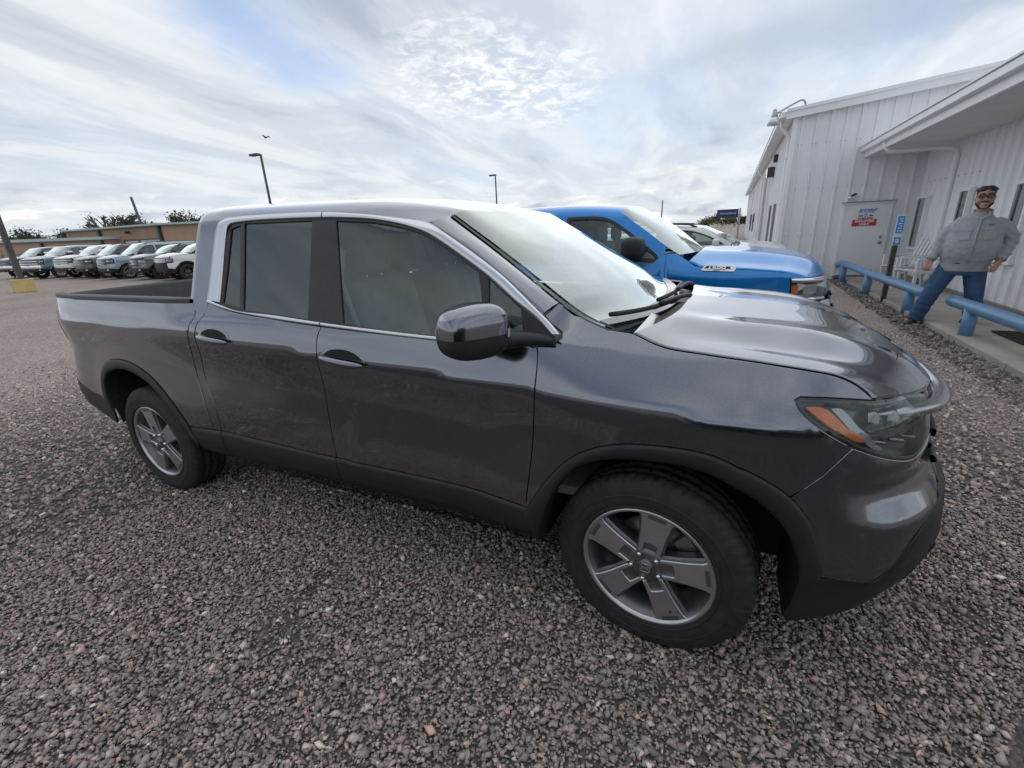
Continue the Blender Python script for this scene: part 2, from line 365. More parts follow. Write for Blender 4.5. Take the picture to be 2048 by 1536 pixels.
def prism(name,poly,h0,h1,mat,parent=None,axis=1,bev=0.):
    """extrude a 2D outline; axis 1: outline in x,z extruded in y; axis 2: x,y in z; axis 0: y,z in x"""
    poly=np.asarray(poly,float); n=len(poly)
    def lift(h):
        z=np.full(n,h)
        return np.stack({1:(poly[:,0],z,poly[:,1]),2:(poly[:,0],poly[:,1],z),0:(z,poly[:,0],poly[:,1])}[axis],1)
    V=np.vstack([lift(h0),lift(h1)])
    bm=bmesh.new(); vs=[bm.verts.new(v) for v in V]
    bm.faces.new(vs[:n]); bm.faces.new(vs[n:][::-1])
    for i in range(n): bm.faces.new((vs[i],vs[n+i],vs[n+(i+1)%n],vs[(i+1)%n]))
    bmesh.ops.recalc_face_normals(bm,faces=bm.faces)
    if bev: bmesh.ops.bevel(bm,geom=list(bm.edges),offset=bev,segments=1,affect='EDGES')
    me=bpy.data.meshes.new(name); bm.to_mesh(me); bm.free()
    if mat: me.materials.append(MAT[mat])
    o=bpy.data.objects.new(name,me); COL.objects.link(o); o.parent=parent; return o
def text(name,s,size,mat,parent=None,M=None,extrude=.0,bold=0.,shear=0.,align='CENTER',sx=1.):
    """lettering turned into a mesh; M maps the text plane (x right, y up, z towards the reader)"""
    cu=bpy.data.curves.new(name,'FONT'); cu.body=s; cu.size=size; cu.align_x=align; cu.align_y='CENTER'; cu.extrude=extrude; cu.offset=bold; cu.shear=shear; cu.resolution_u=2
    ob=bpy.data.objects.new(name,cu); COL.objects.link(ob); bpy.context.view_layer.update()
    me=bpy.data.meshes.new_from_object(ob.evaluated_get(bpy.context.evaluated_depsgraph_get()))
    bpy.data.objects.remove(ob); bpy.data.curves.remove(cu)
    me.transform(Matrix.Diagonal((sx,1,1,1)))
    if M is not None: me.transform(M)
    me.materials.clear(); me.materials.append(MAT[mat]); me.name=name
    o=bpy.data.objects.new(name,me); COL.objects.link(o); o.parent=parent; return o
def copytree(o,parent=None):
    c=o.copy(); COL.objects.link(c); c.parent=parent
    for ch in list(o.children): copytree(ch,c)
    return c
# ---------------------------------------------------------------- hero pickup body surface (metres, front axle at x=0, right side = -y)
def _sm(t):
    t=np.clip(t,0.,1.); return t*t*(3-2*t)
_XC=[-4.4,-2.5,-2.166,-1.863,-1.567,-1.255,-.94,-.45,-.1,.3]
_ZC=[1.16,1.142,1.122,1.109,1.093,1.075,1.061,1.035,1.02,1.0]
_XW=.25
_ZF=[.15,.25,.33,.42,.55,.70,.82,.90,.98,1.05,1.10,1.15,1.20]
_XF=[.76,.82,.88,.935,.985,.975,.90,.91,.895,.84,.79,.73,.66]
def side_w(x,z):
    x=np.asarray(x,float); z=np.asarray(z,float)
    zc=np.interp(x,_XC,_ZC); d=z-zc; u=np.clip(d,0,None)
    wd=.968-.23*u-.20*u*u
    wf=.968-.26*u-1.7*u*u
    wb=.968-.20*u-.20*u*u
    f=_sm((x+.62)/.5); b=_sm((-2.45-x)/.3)
    w=wd*(1-f)*(1-b)+wf*f+wb*b*(1-f)
    l=np.clip(-d,0,None)
    soft=.014+.03*f+.025*b
    und=.026*(1-np.exp(-(l/(.10+.5*soft))**2))
    w=w-np.where(d<0,und,0)
    w=w+np.where(d<0,.016*_sm((l-.2)/.3),0)
    w=w-.05*np.clip((.47-z)/.2,0,1.5)
    for xc,zz in ((0.,.365),(-3.19,.385)):
        r=np.hypot(x-xc,z-zz)
        w=w+.034*_sm(1-(r-.46)/.36)
    w=w-.010*np.exp(-((x+1.49-.35*(z-.6))/.045)**2-((z-.62)/.13)**2)+.004*np.exp(-((x+1.40)/.06)**2-((z-.60)/.08)**2)
    gl=.938-(z-1.19)*.373
    f2=_sm((x+.48)/.17); wup=wf*f2+np.minimum(wd,gl)*(1-f2)
    w=np.where(z>1.19,w+(wup-w)*_sm((z-1.19)/.04)*(1-b),w)
    return w
def body(s,z):
    """point on the right flank, wrapping round the nose for s>_XW and round the tail for s<-3.7"""
    s=np.asarray(s,float); z=np.asarray(z,float)
    w=side_w(np.clip(s,-3.7,_XW),z)
    x=s.copy()*1.0; y=-w
    n=np.interp(z,[.55,.80,.95],[2.9,2.7,2.5])
    th=np.clip((s-_XW)/(1.35),0,1)*np.pi/2
    A=np.interp(z,_ZF,_XF)-_XW
    fr=s>_XW
    w=w+np.where(fr,_sm((s-.5)/.25)*(1-_sm((s-1.15)/.3))*(.010*np.exp(-((z-.868)/.028)**2)-.016*np.exp(-((z-.775)/.05)**2)+.008*np.exp(-((z-.66)/.06)**2)),0)
    x=np.where(fr,_XW+A*np.power(np.sin(th)+1e-9,2/n),x); y=np.where(fr,-w*np.power(np.cos(th)+1e-9,2/n),y)
    th=np.clip((-3.7-s)/1.2,0,1)*np.pi/2; m=4.0
    A=np.interp(z,[.3,.5,.75,.95,1.31],[.44,.58,.63,.61,.60])
    re=s<-3.7
    x=np.where(re,-3.7-A*np.power(np.sin(th)+1e-9,2/m),x); y=np.where(re,-w*np.power(np.cos(th)+1e-9,2/m),y)
    return np.stack([x,y,z],-1)
_PT=np.array([0.,.42,.47,.53,.60,.70,.83,1.])
_PW=np.array([.938,.772,.752,.722,.672,.572,.35,0.])
_PZ=np.array([1.19,1.635,1.683,1.722,1.750,1.771,1.789,1.797])
def _hermite(t,T,Y):
    m=np.gradient(Y,T); i=np.clip(np.searchsorted(T,t)-1,0,len(T)-2); h=T[i+1]-T[i]; u=(t-T[i])/h
    return (2*u**3-3*u**2+1)*Y[i]+(u**3-2*u**2+u)*h*m[i]+(-2*u**3+3*u**2)*Y[i+1]+(u**3-u**2)*h*m[i+1]
_CB=-2.52
def shell(s,t):
    """greenhouse: flank glass line, roof rail and roof; wraps round the cab back for s<-2.3"""
    s=np.asarray(s,float); t=np.asarray(t,float)
    w=np.where(t<.42,np.interp(t,_PT,_PW),_hermite(np.clip(t,.4,1),_PT,_PW)); z=np.where(t<.42,np.interp(t,_PT,_PZ),_hermite(np.clip(t,.4,1),_PT,_PZ))
    w=np.maximum(w,0)
    xx=np.clip(s,-2.6,0.)
    k=_sm((t-.2)/.4)
    drop=-.078*np.clip((xx+1.60)/.8,0,2)**2+.024*np.clip((-1.45-xx)/.75,0,1.25)
    z=z+drop*k-.034*_sm((t-.53)/.3)*np.clip((xx+1.5)/.6,0,1.2)**2; w=w-.10*_sm((t-.43)/.10)*np.clip((xx+1.45)/.50,0,1.2)**2*(1-.9*_sm((t-.55)/.45))
    th=np.clip((_CB-s)/.45,0,1)*np.pi/2; n=2.4
    A=.19*np.sqrt(np.clip(1-(np.clip((z-1.19)/.625,0,1))**6,0,1))-.05*np.clip((z-1.19)/.6,0,1)
    A=np.maximum(A,.02)
    re=s<_CB
    x=np.where(re,_CB-A*np.power(np.sin(th)+1e-9,2/n),s); y=np.where(re,-w*np.power(np.cos(th)+1e-9,2/n),-w)
    return np.stack([x,y,z],-1)
# ================================================================ hero pickup
def A(*p): return np.array(p,float)
def build_wheel(name,parent,loc,rz,side,ang,R=.374,W=.245,rim=.247,style='five',facemat='alloy_face',darkmat='alloy_dark',hi=True,capmark=True):
    """wheel with outward face along -y (side=-1) in its own frame; children are its pieces"""
    w=empty(name,loc,rz if side<0 else rz+math.pi); w.parent=parent
    hw=W/2; n=216 if hi else 48
    # tyre
    prof=[(rim-.012,-hw*.86),(rim+.004,-hw*.93),(rim+.02,-hw*.97),(rim+.05,-hw*1.0),(R-.055,-hw*.985),(R-.030,-hw*.93),(R-.012,-hw*.85),(R-.003,-hw*.77),
          (R,-hw*.60),(R,-hw*.46),(R-.009,-hw*.44),(R-.009,-hw*.36),(R,-hw*.34),(R,-hw*.10),(R-.009,-hw*.08),(R-.009,0)]
    prof=prof+[(r,-h) for r,h in prof[::-1][1:]]
    k=len(prof)
    def disp(th,j):
        if not hi: return 0*th+0*j
        jj=np.minimum(j,k-1-j); ph=th*64/(2*np.pi)
        cut=(np.mod(ph+.18*jj,1)<.20)&(jj>=5)&(jj<=9)
        cut2=(np.mod(ph*1.0+.5,1)<.14)&(jj>=12)&(jj<=13)
        lug=(np.mod(ph/2,1)<.5)&(jj==4)
        return np.where(cut|cut2,-.008,0)+np.where(lug,.004,0)
    lathe('tyre',prof,'rubber',w,n=n,disp=disp)
    for rr,a in ((rim+.012,.001),(R-.070,.0015)):
        if hi: lathe('sidewall_rib',[(rr,-hw*.985),(rr+.004,-hw*1.0-.002),(rr+.008,-hw*.99)],'tyre_wall',w,n=72)
    fy=-hw*.90
    # barrel and lip
    lathe('rim',[(rim-.004,hw*.8),(rim-.03,hw*.5),(rim-.045,0),(rim-.035,fy+.05),(rim-.020,fy+.02),(rim-.006,fy+.001),(rim+.001,fy-.004),(rim+.006,fy-.001),(rim+.006,fy+.012)],darkmat,w,n=72)
    lathe('rim_lip',[(rim-.013,fy+.006),(rim-.008,fy-.004),(rim-.001,fy-.0065),(rim+.004,fy-.004),(rim+.0065,fy+.004)],facemat,w,n=96)
    # spokes
    k=5 if style=='five' else 6
    for i in range(k):
        a=ang+i*2*math.pi/k; ca,sa=math.cos(a),math.sin(a)
        sp=empty('spoke',(0,0,0)); sp.parent=w
        def tr(pts,c=ca,s=sa): 
            p=np.asarray(pts,float); return np.stack([p[:,0]*c-p[:,1]*s,p[:,0]*s+p[:,1]*c],1)
        ro=rim-.006; 
        if style=='five':
            out=[(.060,.041),(.105,.044),(.150,.047),(ro-.03,.056),(ro-.006,.070),(ro+.001,.050),(ro+.003,0),(ro+.001,-.050),(ro-.006,-.070),(ro-.03,-.056),(.150,-.047),(.105,-.044),(.060,-.041),
                 (.056,-.026),(.105,-.025),(.108,0),(.105,.025),(.056,.026)]
        else:
            out=[(.05,.026),(.12,.020),(ro-.03,.026),(ro,.034),(ro,-.034),(ro-.03,-.026),(.12,-.020),(.05,-.026)]
        o=prism('spoke',tr(out),fy+.030,fy+.004 if style=='five' else fy+.012,facemat,sp,axis=1,bev=.003); o.parent=w
        bpy.data.objects.remove(sp)
        if hi and style=='five':
            # flank below the face, pocket floor by the hub and pocket at the outer end
            fl=[(.055,.050),(.13,.054),(ro-.03,.068),(ro,.085),(ro,-.085),(ro-.03,-.068),(.13,-.054),(.055,-.050)]
            prism('spoke_flank',tr(fl),fy+.064,fy+.016,darkmat,w,axis=1,bev=.006)
            pk=[(ro-.026,.034),(ro-.010,.033),(ro-.010,-.033),(ro-.026,-.034)]
            prism('spoke_pocket',tr(pk),fy+.005,fy+.0028,darkmat,w,axis=1)
    lathe('hub',[(.0,fy+.010),(.055,fy+.010),(.074,fy+.016),(.080,fy+.05),(.075,fy+.075)],darkmat,w,n=40)
    lathe('centre_cap',[(0,fy-.002),(.026,fy-.002),(.031,fy+.001),(.033,fy+.012)],'alloy_dark',w,n=32)
    if capmark:
        for q in (-1,1):
            prism('emblem',[(q*.017,.014),(q*.011,.014),(q*.008,-.013),(q*.013,-.013)],fy-.0045,fy-.001,'chrome',w,axis=1)
        prism('emblem',[(-.010,.003),(.010,.003),(.0095,-.003),(-.0095,-.003)],fy-.0044,fy-.001,'chrome',w,axis=1)
        fr=[(-.021,.018),(.021,.018),(.017,-.018),(-.017,-.018)]
        tube('emblem_frame',[(x,fy-.003,z) for x,z in fr+fr[:2]],.0013,'chrome',w,n=5)
    for i in range(5):
        a=ang+(i+.5)*2*math.pi/5
        lathe('wheel_nut',[(0,fy-.004),(.006,fy-.004),(.0095,fy+.001),(.0105,fy+.02)],'chrome',w,n=6 if hi else 5,loc=(.056*math.cos(a),0,.056*math.sin(a)))
    lathe('brake_disc',[(.05,fy+.10),(.155,fy+.10),(.155,fy+.125),(.05,fy+.125)],'rust_disc',w,n=40)
    if hi:
        th=np.linspace(R_(-5),R_(50),10); cpl=[(.19*math.cos(t),.19*math.sin(t)) for t in th]+[(.115*math.cos(t),.115*math.sin(t)) for t in th[::-1]]
        prism('brake_caliper',cpl,fy+.075,fy+.15,'steel',w,axis=1,bev=.006)
        a=R_(-58); tube('valve',[(.205*math.cos(a),fy+.02,.205*math.sin(a)),(.195*math.cos(a),fy-.002,.195*math.sin(a))],.004,'rubber',w,n=6)
    return w
hero=tag(empty('pickup_truck',(0,0,0)),'dark grey metallic crew cab pickup parked in the foreground','pickup truck')
C_gap=spl(A((-2.514,1.300),(-2.485,1.261),(-2.510,1.158),(-2.555,1.047),(-2.582,.896),(-2.562,.779),(-2.535,.636),(-2.520,.556)))
C_rd=spl(A((-2.384,1.300),(-2.392,1.260),(-2.437,1.190),(-2.478,1.052),(-2.510,.879),(-2.480,.752),(-2.462,.643),(-2.462,.551)))
C_b=spl(A((-1.526,1.218),(-1.545,1.157),(-1.548,1.090),(-1.562,.973),(-1.568,.817),(-1.560,.686),(-1.556,.542)))
C_ff=spl(A((-.452,1.192),(-.445,1.150),(-.443,1.082),(-.458,.889),(-.472,.704),(-.492,.530)))
C_belt=A((-2.371,1.300),(-2.190,1.266),(-1.859,1.238),(-1.524,1.218),(-.939,1.195),(-.70,1.191),(-.452,1.192))
C_rock=A((-2.640,.556),(-2.468,.552),(-1.556,.540),(-.890,.543),(-.497,.533))
def between(c,x0,x1,n=40):
    x=np.linspace(x0,x1,n); c=np.asarray(c); c=c[np.argsort(c[:,0])]; k=spl(c,200); return np.stack([x,np.interp(x,k[:,0],k[:,1])],1)
C_aFo=spl(A((-.499,.50),(-.421,.637),(-.327,.760),(-.237,.828),(-.123,.872),(.033,.891),(.178,.882),(.274,.840),(.368,.775),(.421,.686),(.450,.581),(.464,.511)))
C_aFi=spl(A((-.446,.364),(-.408,.528),(-.343,.674),(-.265,.761),(-.178,.804),(-.041,.828),(.111,.829),(.235,.790),(.309,.723),(.359,.648),(.393,.543),(.409,.470)))
C_aRo=spl(A((-3.640,.625),(-3.636,.72),(-3.605,.815),(-3.545,.876),(-3.432,.915),(-3.240,.923),(-3.018,.852),(-2.859,.728),(-2.760,.604),(-2.679,.465)))
C_aRi=spl(A((-3.575,.56),(-3.585,.66),(-3.572,.745),(-3.52,.812),(-3.391,.857),(-3.244,.865),(-3.035,.803),(-2.856,.660),(-2.750,.526),(-2.672,.400)))
def split(c,x): return c[c[:,0]<=x],c[c[:,0]>=x]
# ---- doors
rdoor=panel('rear_door',cat(between(C_belt,-2.384,-1.526),C_b,between(C_rock,-1.556,-2.462),C_rd[::-1]),body,'paint_grey',hero,sp=.03,gap=.0045,mirror=True)
fdoor=panel('front_door',cat(between(C_belt,-1.526,-.452),C_ff,between(C_rock,-.492,-1.556),C_b[::-1]),body,'paint_grey',hero,sp=.03,gap=.0045,mirror=True)
# ---- cab corner between rear door and bed
panel('cab_corner',cat(C_rd,between(C_rock,-2.462,-2.520,6),C_gap[::-1],A((-2.384,1.300))),body,'paint_grey',hero,sp=.03,gap=.0055,mirror=True)
# ---- bed side with rear arch
tailrear=spl(A((-3.655,.60),(-3.74,.664),(-3.90,.715),(-4.15,.74)))
bedpoly=cat(C_gap,between(C_rock,-2.520,-2.640,6),A((-2.735,.556)),C_aRo[C_aRo[:,1]>.60][::-1],tailrear,A((-4.20,.80),(-4.18,.90),(-4.16,1.00),(-4.14,1.19)),
            A((-4.16,1.30)),spl(A((-4.16,1.303),(-3.6,1.304),(-2.514,1.300)),step=.06))
panel('bed_side',bedpoly,body,'paint_grey',hero,sp=.045,gap=.0055,mirror=True)
panel('lower_cladding',cat(tailrear,A((-4.15,.70),(-3.98,.64),(-3.80,.56),(-3.60,.455),(-3.585,.52),(-3.60,.60))),body,'cladding',hero,sp=.05,off=.002,mirror=True)
panel('tail_lamp',cat(A((-4.20,1.19),(-4.05,1.205),(-4.02,1.10),(-4.06,.98),(-4.10,.90),(-4.22,.88),(-4.5,.90),(-4.5,1.18))),body,'red_lens',hero,sp=.04,off=.006,mirror=True)
# ---- front fender
C_hood=A((-.118,1.238),(-.014,1.203),(.121,1.188),(.269,1.176),(.478,1.158),(.620,1.138),(.687,1.114),(.738,1.075))
C_hlT=A((.738,1.070),(.721,1.071),(.523,1.088),(.415,1.090),(.393,1.082))
C_hlB=A((.393,1.082),(.398,1.060),(.489,.994),(.578,.951))
C_bs=A((.580,.947),(.473,.854),(.368,.775))
aF_back=C_aFo[C_aFo[:,0]<=.366]; aF_front=C_aFo[C_aFo[:,0]>=.366]
fend=cat(C_ff,A((-.494,.52)),aF_back,C_bs[::-1],spl(C_hlB,step=.025)[::-1],C_hlT[::-1],spl(C_hood,step=.03)[::-1],
         A((-.21,1.247),(-.293,1.272),(-.345,1.299),(-.399,1.338),(-.436,1.296),(-.414,1.270),(-.372,1.236),(-.368,1.218),(-.385,1.207)))
panel('front_fender',fend,body,'paint_grey',hero,sp=.035,gap=.004,mirror=True)
# ---- bumper skin, lower bumper, grille, headlamp
hlB2=spl(A((.580,.947),(.681,.914),(.784,.890),(.900,.871),(1.020,.877),(1.10,.905)))
bump=cat(aF_front,A((.464,.508)),spl(A((.464,.508),(.687,.494),(.710,.525),(.846,.646),(1.063,.716))),A((1.14,.74),(1.16,.83),(1.12,.90)),hlB2[::-1],C_bs)
panel('front_bumper',bump,body,'paint_grey',hero,sp=.04,gap=.003,mirror=True)
low=cat(A((.464,.500),(.687,.487),(.715,.520),(.850,.640),(1.063,.708),(1.6,.72)),A((1.6,.36)),spl(A((1.6,.36),(1.2,.36),(.92,.345),(.639,.298),(.44,.276),(.425,.36),(.41,.47))))
panel('lower_bumper',low,body,'cladding',hero,sp=.045,off=.004,thick=.03,mirror=True)
panel('skid_garnish',cat(A((.96,.42),(1.6,.42),(1.6,.55),(1.02,.55))),body,'void_black',hero,sp=.06,off=.008,mirror=True)
panel('grille',cat(A((1.16,.72),(1.6,.735),(1.6,1.0),(1.22,1.01),(1.10,.93),(1.15,.84))),body,'gloss_black',hero,sp=.05,off=-.004,mirror=True)
for zz_ in (.78,.83,.88): strip('grille_slat',A((1.19,zz_+.012),(1.6,zz_+.012)),A((1.19,zz_-.012),(1.6,zz_-.012)),body,'trim_black',hero,n=12,off=.012,mirror=True)
hl=cat(C_hlT[::-1],A((.738,1.068),(.85,1.062),(.979,1.056),(1.10,1.035),(1.20,1.01),(1.17,.95),(1.12,.905)),hlB2[::-1],spl(C_hlB,step=.025)[::-1])
for o in panel('headlamp',hl,body,'lamp_housing',hero,sp=.04,off=-.045,thick=.002,mirror=True):
    pass
panel('headlamp_rim',hl,body,'gloss_black',hero,sp=.03,off=-.003,thick=.045,gap=.001,holes=[inset(hl,.011)],mirror=True)
panel('headlamp_lens',hl,body,'lens',hero,sp=.04,off=-.002,thick=.0,gap=.006,mirror=True)
panel('turn_signal',spl(A((.438,1.066),(.482,1.067),(.520,1.058),(.588,1.000),(.645,.958),(.598,.966),(.552,.992),(.490,1.030),(.438,1.066)),40)[:-1],body,'amber',hero,sp=.02,off=-.014,thick=.012,mirror=True)
panel('light_guide',spl(A((.545,1.062),(.585,1.060),(.640,1.00),(.70,.945),(.74,.925),(.70,.928),(.655,.955),(.60,1.00),(.545,1.062)),40)[:-1],body,'light_guide',hero,sp=.02,off=-.016,thick=.012,mirror=True)
for (s0,z0) in ((.80,1.0),(.92,.985),(1.03,.97)):
    p=body(A(s0),A(z0))[0]
    for sg in (1,-1): lathe('projector',[(0,.012),(.018,.010),(.030,.0),(.036,-.004),(.038,-.03)],'dark_chrome',hero,n=24,axis=0,loc=(p[0]-.05,p[1]*sg,p[2]))
    for sg in (1,-1): box('reflector_step',(p[0]-.045,p[1]*sg,p[2]-.055),(.04,.07,.012),'dark_chrome',hero,bev=.004)
# chrome wing bar across the nose
bar=spl(A((.575,-.835,1.022),(.700,-.715,1.004),(.850,-.52,.980),(.940,-.28,.962),(.972,0,.957)),40); bar=np.vstack([bar,(bar*[1,-1,1])[::-1][1:]])
sec=A((-.030,.010),(.008,.018),(.026,.004),(.020,-.016),(-.006,-.026),(-.034,-.020))
tg=np.gradient(bar,axis=0); tg/=np.linalg.norm(tg,axis=1)[:,None]; nx=np.cross(tg,[0,0,1.]); nx/=np.linalg.norm(nx,axis=1)[:,None]; nx*=np.sign(nx[:,0:1])
fade=np.clip(np.minimum(np.arange(len(bar)),np.arange(len(bar))[::-1])/8,.25,1)
G=bar[:,None]+nx[:,None]*sec[None,:,0:1]*fade[:,None,None]+np.array([0,0,1.])*sec[None,:,1:2]*fade[:,None,None]
grid('grille_bar',G,'bar_chrome',hero,closev=True)
# ---- flares and sills
strip('arch_flare',C_aFo,C_aFi,body,'cladding',hero,n=90,m=5,off=.008,thick=.06,mirror=True,crown=.006)
strip('arch_flare',C_aRo,C_aRi,body,'cladding',hero,n=90,m=5,off=.008,thick=.06,mirror=True,crown=.006)
sillb=A((-2.68,.42),(-2.50,.385),(-1.569,.404),(-.915,.410),(-.46,.40))
for a,b in ((-2.70,-2.462),(-2.458,-1.560),(-1.556,-.480)):
    strip('sill_cladding',between(np.vstack([C_rock,A((-2.75,.556))]),a,b),between(np.vstack([sillb,A((-2.75,.42))]),a,b),body,'cladding',hero,n=40,m=6,off=.005,thick=.05,mirror=True,crown=.002)
strip('sill_under',A((-2.7,.40),(-.46,.39)),A((-2.7,.33),(-.46,.33)),lambda s,z:body(s,z)+np.stack([0*s,.05+0*s,0*s],-1),'void_black',hero,n=20,off=0,thick=.1,mirror=True)
# ---- greenhouse
chrO=A((-2.389,.119),(-2.372,.400),(-2.350,.474),(-2.299,.498),(-2.039,.518),(-1.612,.520),(-1.385,.504),(-1.175,.481),(-.995,.460),(-.842,.387),(-.689,.289),(-.548,.189),(-.466,.129),(-.406,.086),(-.362,.048))
chrI=A((-2.281,.110),(-2.274,.447),(-2.258,.462),(-2.153,.477),(-1.602,.484),(-1.236,.465),(-1.024,.427),(-.907,.376),(-.716,.260),(-.542,.144),(-.464,.098),(-.395,.046))
chrOs=spl(chrO,step=.03); chrIs=spl(chrI,step=.03)
belT=A((-2.386,.122),(-2.246,.093),(-2.123,.073),(-1.864,.062),(-1.528,.042),(-1.165,.025),(-.941,.017),(-.60,.012),(-.40,.016))
belB=A((-2.376,.102),(-2.190,.073),(-1.859,.044),(-1.524,.026),(-.939,.001),(-.60,-.004),(-.40,.002))
hdr=A((-.957,.520),(-.935,.60),(-.895,.78),(-.872,.90),(-.865,.995))
rearwin=A((-2.66,.12),(-2.66,.42),(-2.80,.46),(-2.965,.46),(-2.965,.12))
def shell2(s,t):
    X=shell(s,1-np.abs(1-t)); X[...,1]*=np.where(t>1,-1,1); return X
rr_=cat(A((-2.88,.05),(-2.389,.05)),chrOs[chrOs[:,0]<=-.995],spl(hdr,step=.05))
ll_=rr_[::-1].copy(); ll_[:,1]=2-ll_[:,1]
panel('cab_shell',cat(rr_,ll_,A((-2.88,1.90),(-2.88,1.12),(-2.82,1.0),(-2.88,.88))),shell2,'paint_grey',hero,sp=.04,thick=.006,gap=.001,out=(0,0,1))
panel('rear_window',cat(A((-2.885,.02),(-2.97,.02),(-2.97,.95),(-2.885,.95))),shell,'glass_privacy',hero,sp=.05,off=-.004,thick=0,mirror=True)
iB=int(np.argmin(np.abs(chrOs[:,0]+1.61))); iI=int(np.argmin(np.abs(chrIs[:,0]+1.60)))
strip('window_chrome',chrOs[:iB+1],chrIs[:iI+1],shell,'satin_chrome',hero,n=90,m=4,off=.003,mirror=True)
chrOs[iB]+=A(.006,0); chrIs[iI]+=A(.006,0)
strip('window_chrome',chrOs[iB:],chrIs[iI:],shell,'satin_chrome',hero,n=90,m=4,off=.003,mirror=True)
for a,b in ((-2.38,-1.532),(-1.526,-.47)):
    strip('belt_chrome',between(belT,a,b),between(belB,a,b),shell,'satin_chrome',hero,n=50,m=4,off=.006,thick=.02,mirror=True,crown=.005)
rg=spl(A((-2.120,.474),(-1.664,.480),(-1.621,.050),(-2.095,.077)),2)
def quad(*p,step=.05):
    p=[np.array(a,float) for a in p]; return cat(*[spl(np.array([p[i],p[(i+1)%len(p)]]),step=step) for i in range(len(p))])
g_rear=quad((-2.150,.470),(-1.662,.474),(-1.622,.052),(-2.096,.078))
g_q=quad((-2.252,.444),(-2.176,.462),(-2.121,.082),(-2.266,.106))
g_f=cat(spl(A((-1.512,.468),(-1.235,.455),(-1.030,.417),(-.912,.366),(-.722,.252)),step=.04),spl(A((-.722,.252),(-.690,.134),(-.684,.014)),step=.04),spl(A((-.684,.014),(-.917,.017),(-1.165,.024),(-1.402,.042)),step=.05),spl(A((-1.402,.042),(-1.512,.468)),step=.04))
g_s=quad((-.676,.228),(-.524,.126),(-.509,.062),(-.50,.016),(-.652,.014))
frame=cat(chrIs[::2],A((-.395,.046),(-.42,.010)),spl(belT[::-1][1:],step=.06))
panel('window_frame',frame,shell,'trim_black',hero,sp=.05,off=-.004,thick=.010,holes=[g_rear,g_q,g_f,g_s],mirror=True)
panel('rear_door_glass',inset(g_rear,-.004),shell,'glass_privacy',hero,sp=.06,off=-.011,thick=0,mirror=True)
panel('quarter_glass',inset(g_q,-.004),shell,'glass_privacy',hero,sp=.06,off=-.011,thick=0,mirror=True)
panel('front_door_glass',inset(g_f,-.004),shell,'glass_clear',hero,sp=.06,off=-.011,thick=0,mirror=True)
panel('vent_glass',inset(g_s,-.004),shell,'glass_clear',hero,sp=.06,off=-.011,thick=0,mirror=True)
# ---- windscreen
def coons(r0,r1,c0,c1,bulge=0.,bd=(1,0,.5)):
    """rows r0 (v=0) and r1 (v=1) of n points, columns c0 (u=0), c1 (u=1) of m points"""
    m,n=len(c0),len(r0); v=np.linspace(0,1,m)[:,None,None]; u=np.linspace(0,1,n)[None,:,None]
    X=(1-v)*r0[None]+v*r1[None]+(1-u)*c0[:,None]+u*c1[:,None]-((1-v)*(1-u)*r0[0]+(1-v)*u*r0[-1]+v*(1-u)*r1[0]+v*u*r1[-1])
    return X+bulge*np.sin(np.pi*v)*np.sin(np.pi*u)*np.asarray(bd,float)
E3=spl(np.vstack([shell(A(-.957),A(.520)),A((-.848,-.652,1.602),(-.752,-.675,1.544),(-.592,-.720,1.446)),body(A(-.399),A(1.338)),A((-.345,-.803,1.299)),body(A(-.293,-.205),A(1.272,1.246))]),24)
# A-pillars between the window chrome and the windscreen
pc=spl(shell(*A((-1.0,.460),(-.835,.388),(-.686,.289),(-.548,.189),(-.466,.129),(-.438,.108)).T),20); pe=spl(np.vstack([shell(A(-.957),A(.520)),A((-.848,-.652,1.602),(-.752,-.675,1.544),(-.592,-.720,1.446)),body(A(-.399),A(1.338))]),20)
t_=np.r_[0,np.linspace(0,1,7),1]; PG=pc[:,None]*(1-t_)[None,:,None]+pe[:,None]*t_[None,:,None]; bl_=np.sin(np.pi*t_)*.016; PG+=bl_[None,:,None]*A(.45,-.75,.45); PG[:,0]+=A(-.01,.012,-.01); PG[:,-1]+=A(-.012,.012,-.012)
grid('a_pillar',PG,'paint_grey',hero,mirror=True,flip=True)
hs=spl(hdr,21); top=shell(hs[:,0],hs[:,1]); top[0]=E3[0]; top=np.vstack([top,(top*[1,-1,1])[::-1][1:]])-[0,0,.003]
u=np.linspace(-1,1,41); bot=np.stack([-.06+(E3[-1,0]+.06)*np.abs(u)**2.3,E3[-1,1]*-u,1.222+(E3[-1,2]-1.222)*np.abs(u)**2.6],1)
WSn=coons(top,bot,E3,E3*[1,-1,1],.035)
grid('windscreen',WSn[:,1:-1],'glass_screen',hero)
def wsband(name,i0,i1,j0,j1,mat,lift=.003):
    g=WSn[i0:i1,j0:j1].copy(); g[...,0]+=lift; g[...,2]+=lift; return grid(name,g,mat,hero)
for sg in (1,-1):
    e0=WSn[:,0]*[1,sg,1]; e1=(WSn[:,0]*.55+WSn[:,1]*.45)*[1,sg,1]; grid('screen_edge',np.stack([e0,e1],1)+A(.002,0,.002),'gloss_black',hero,flip=sg<0)
wsband('screen_edge',21,24,1,40,'gloss_black',.002)
box('mirror_mount',tuple(WSn[2,20]+A(-.03,0,-.05)),(.05,.16,.09),'trim_black',hero,bev=.015)
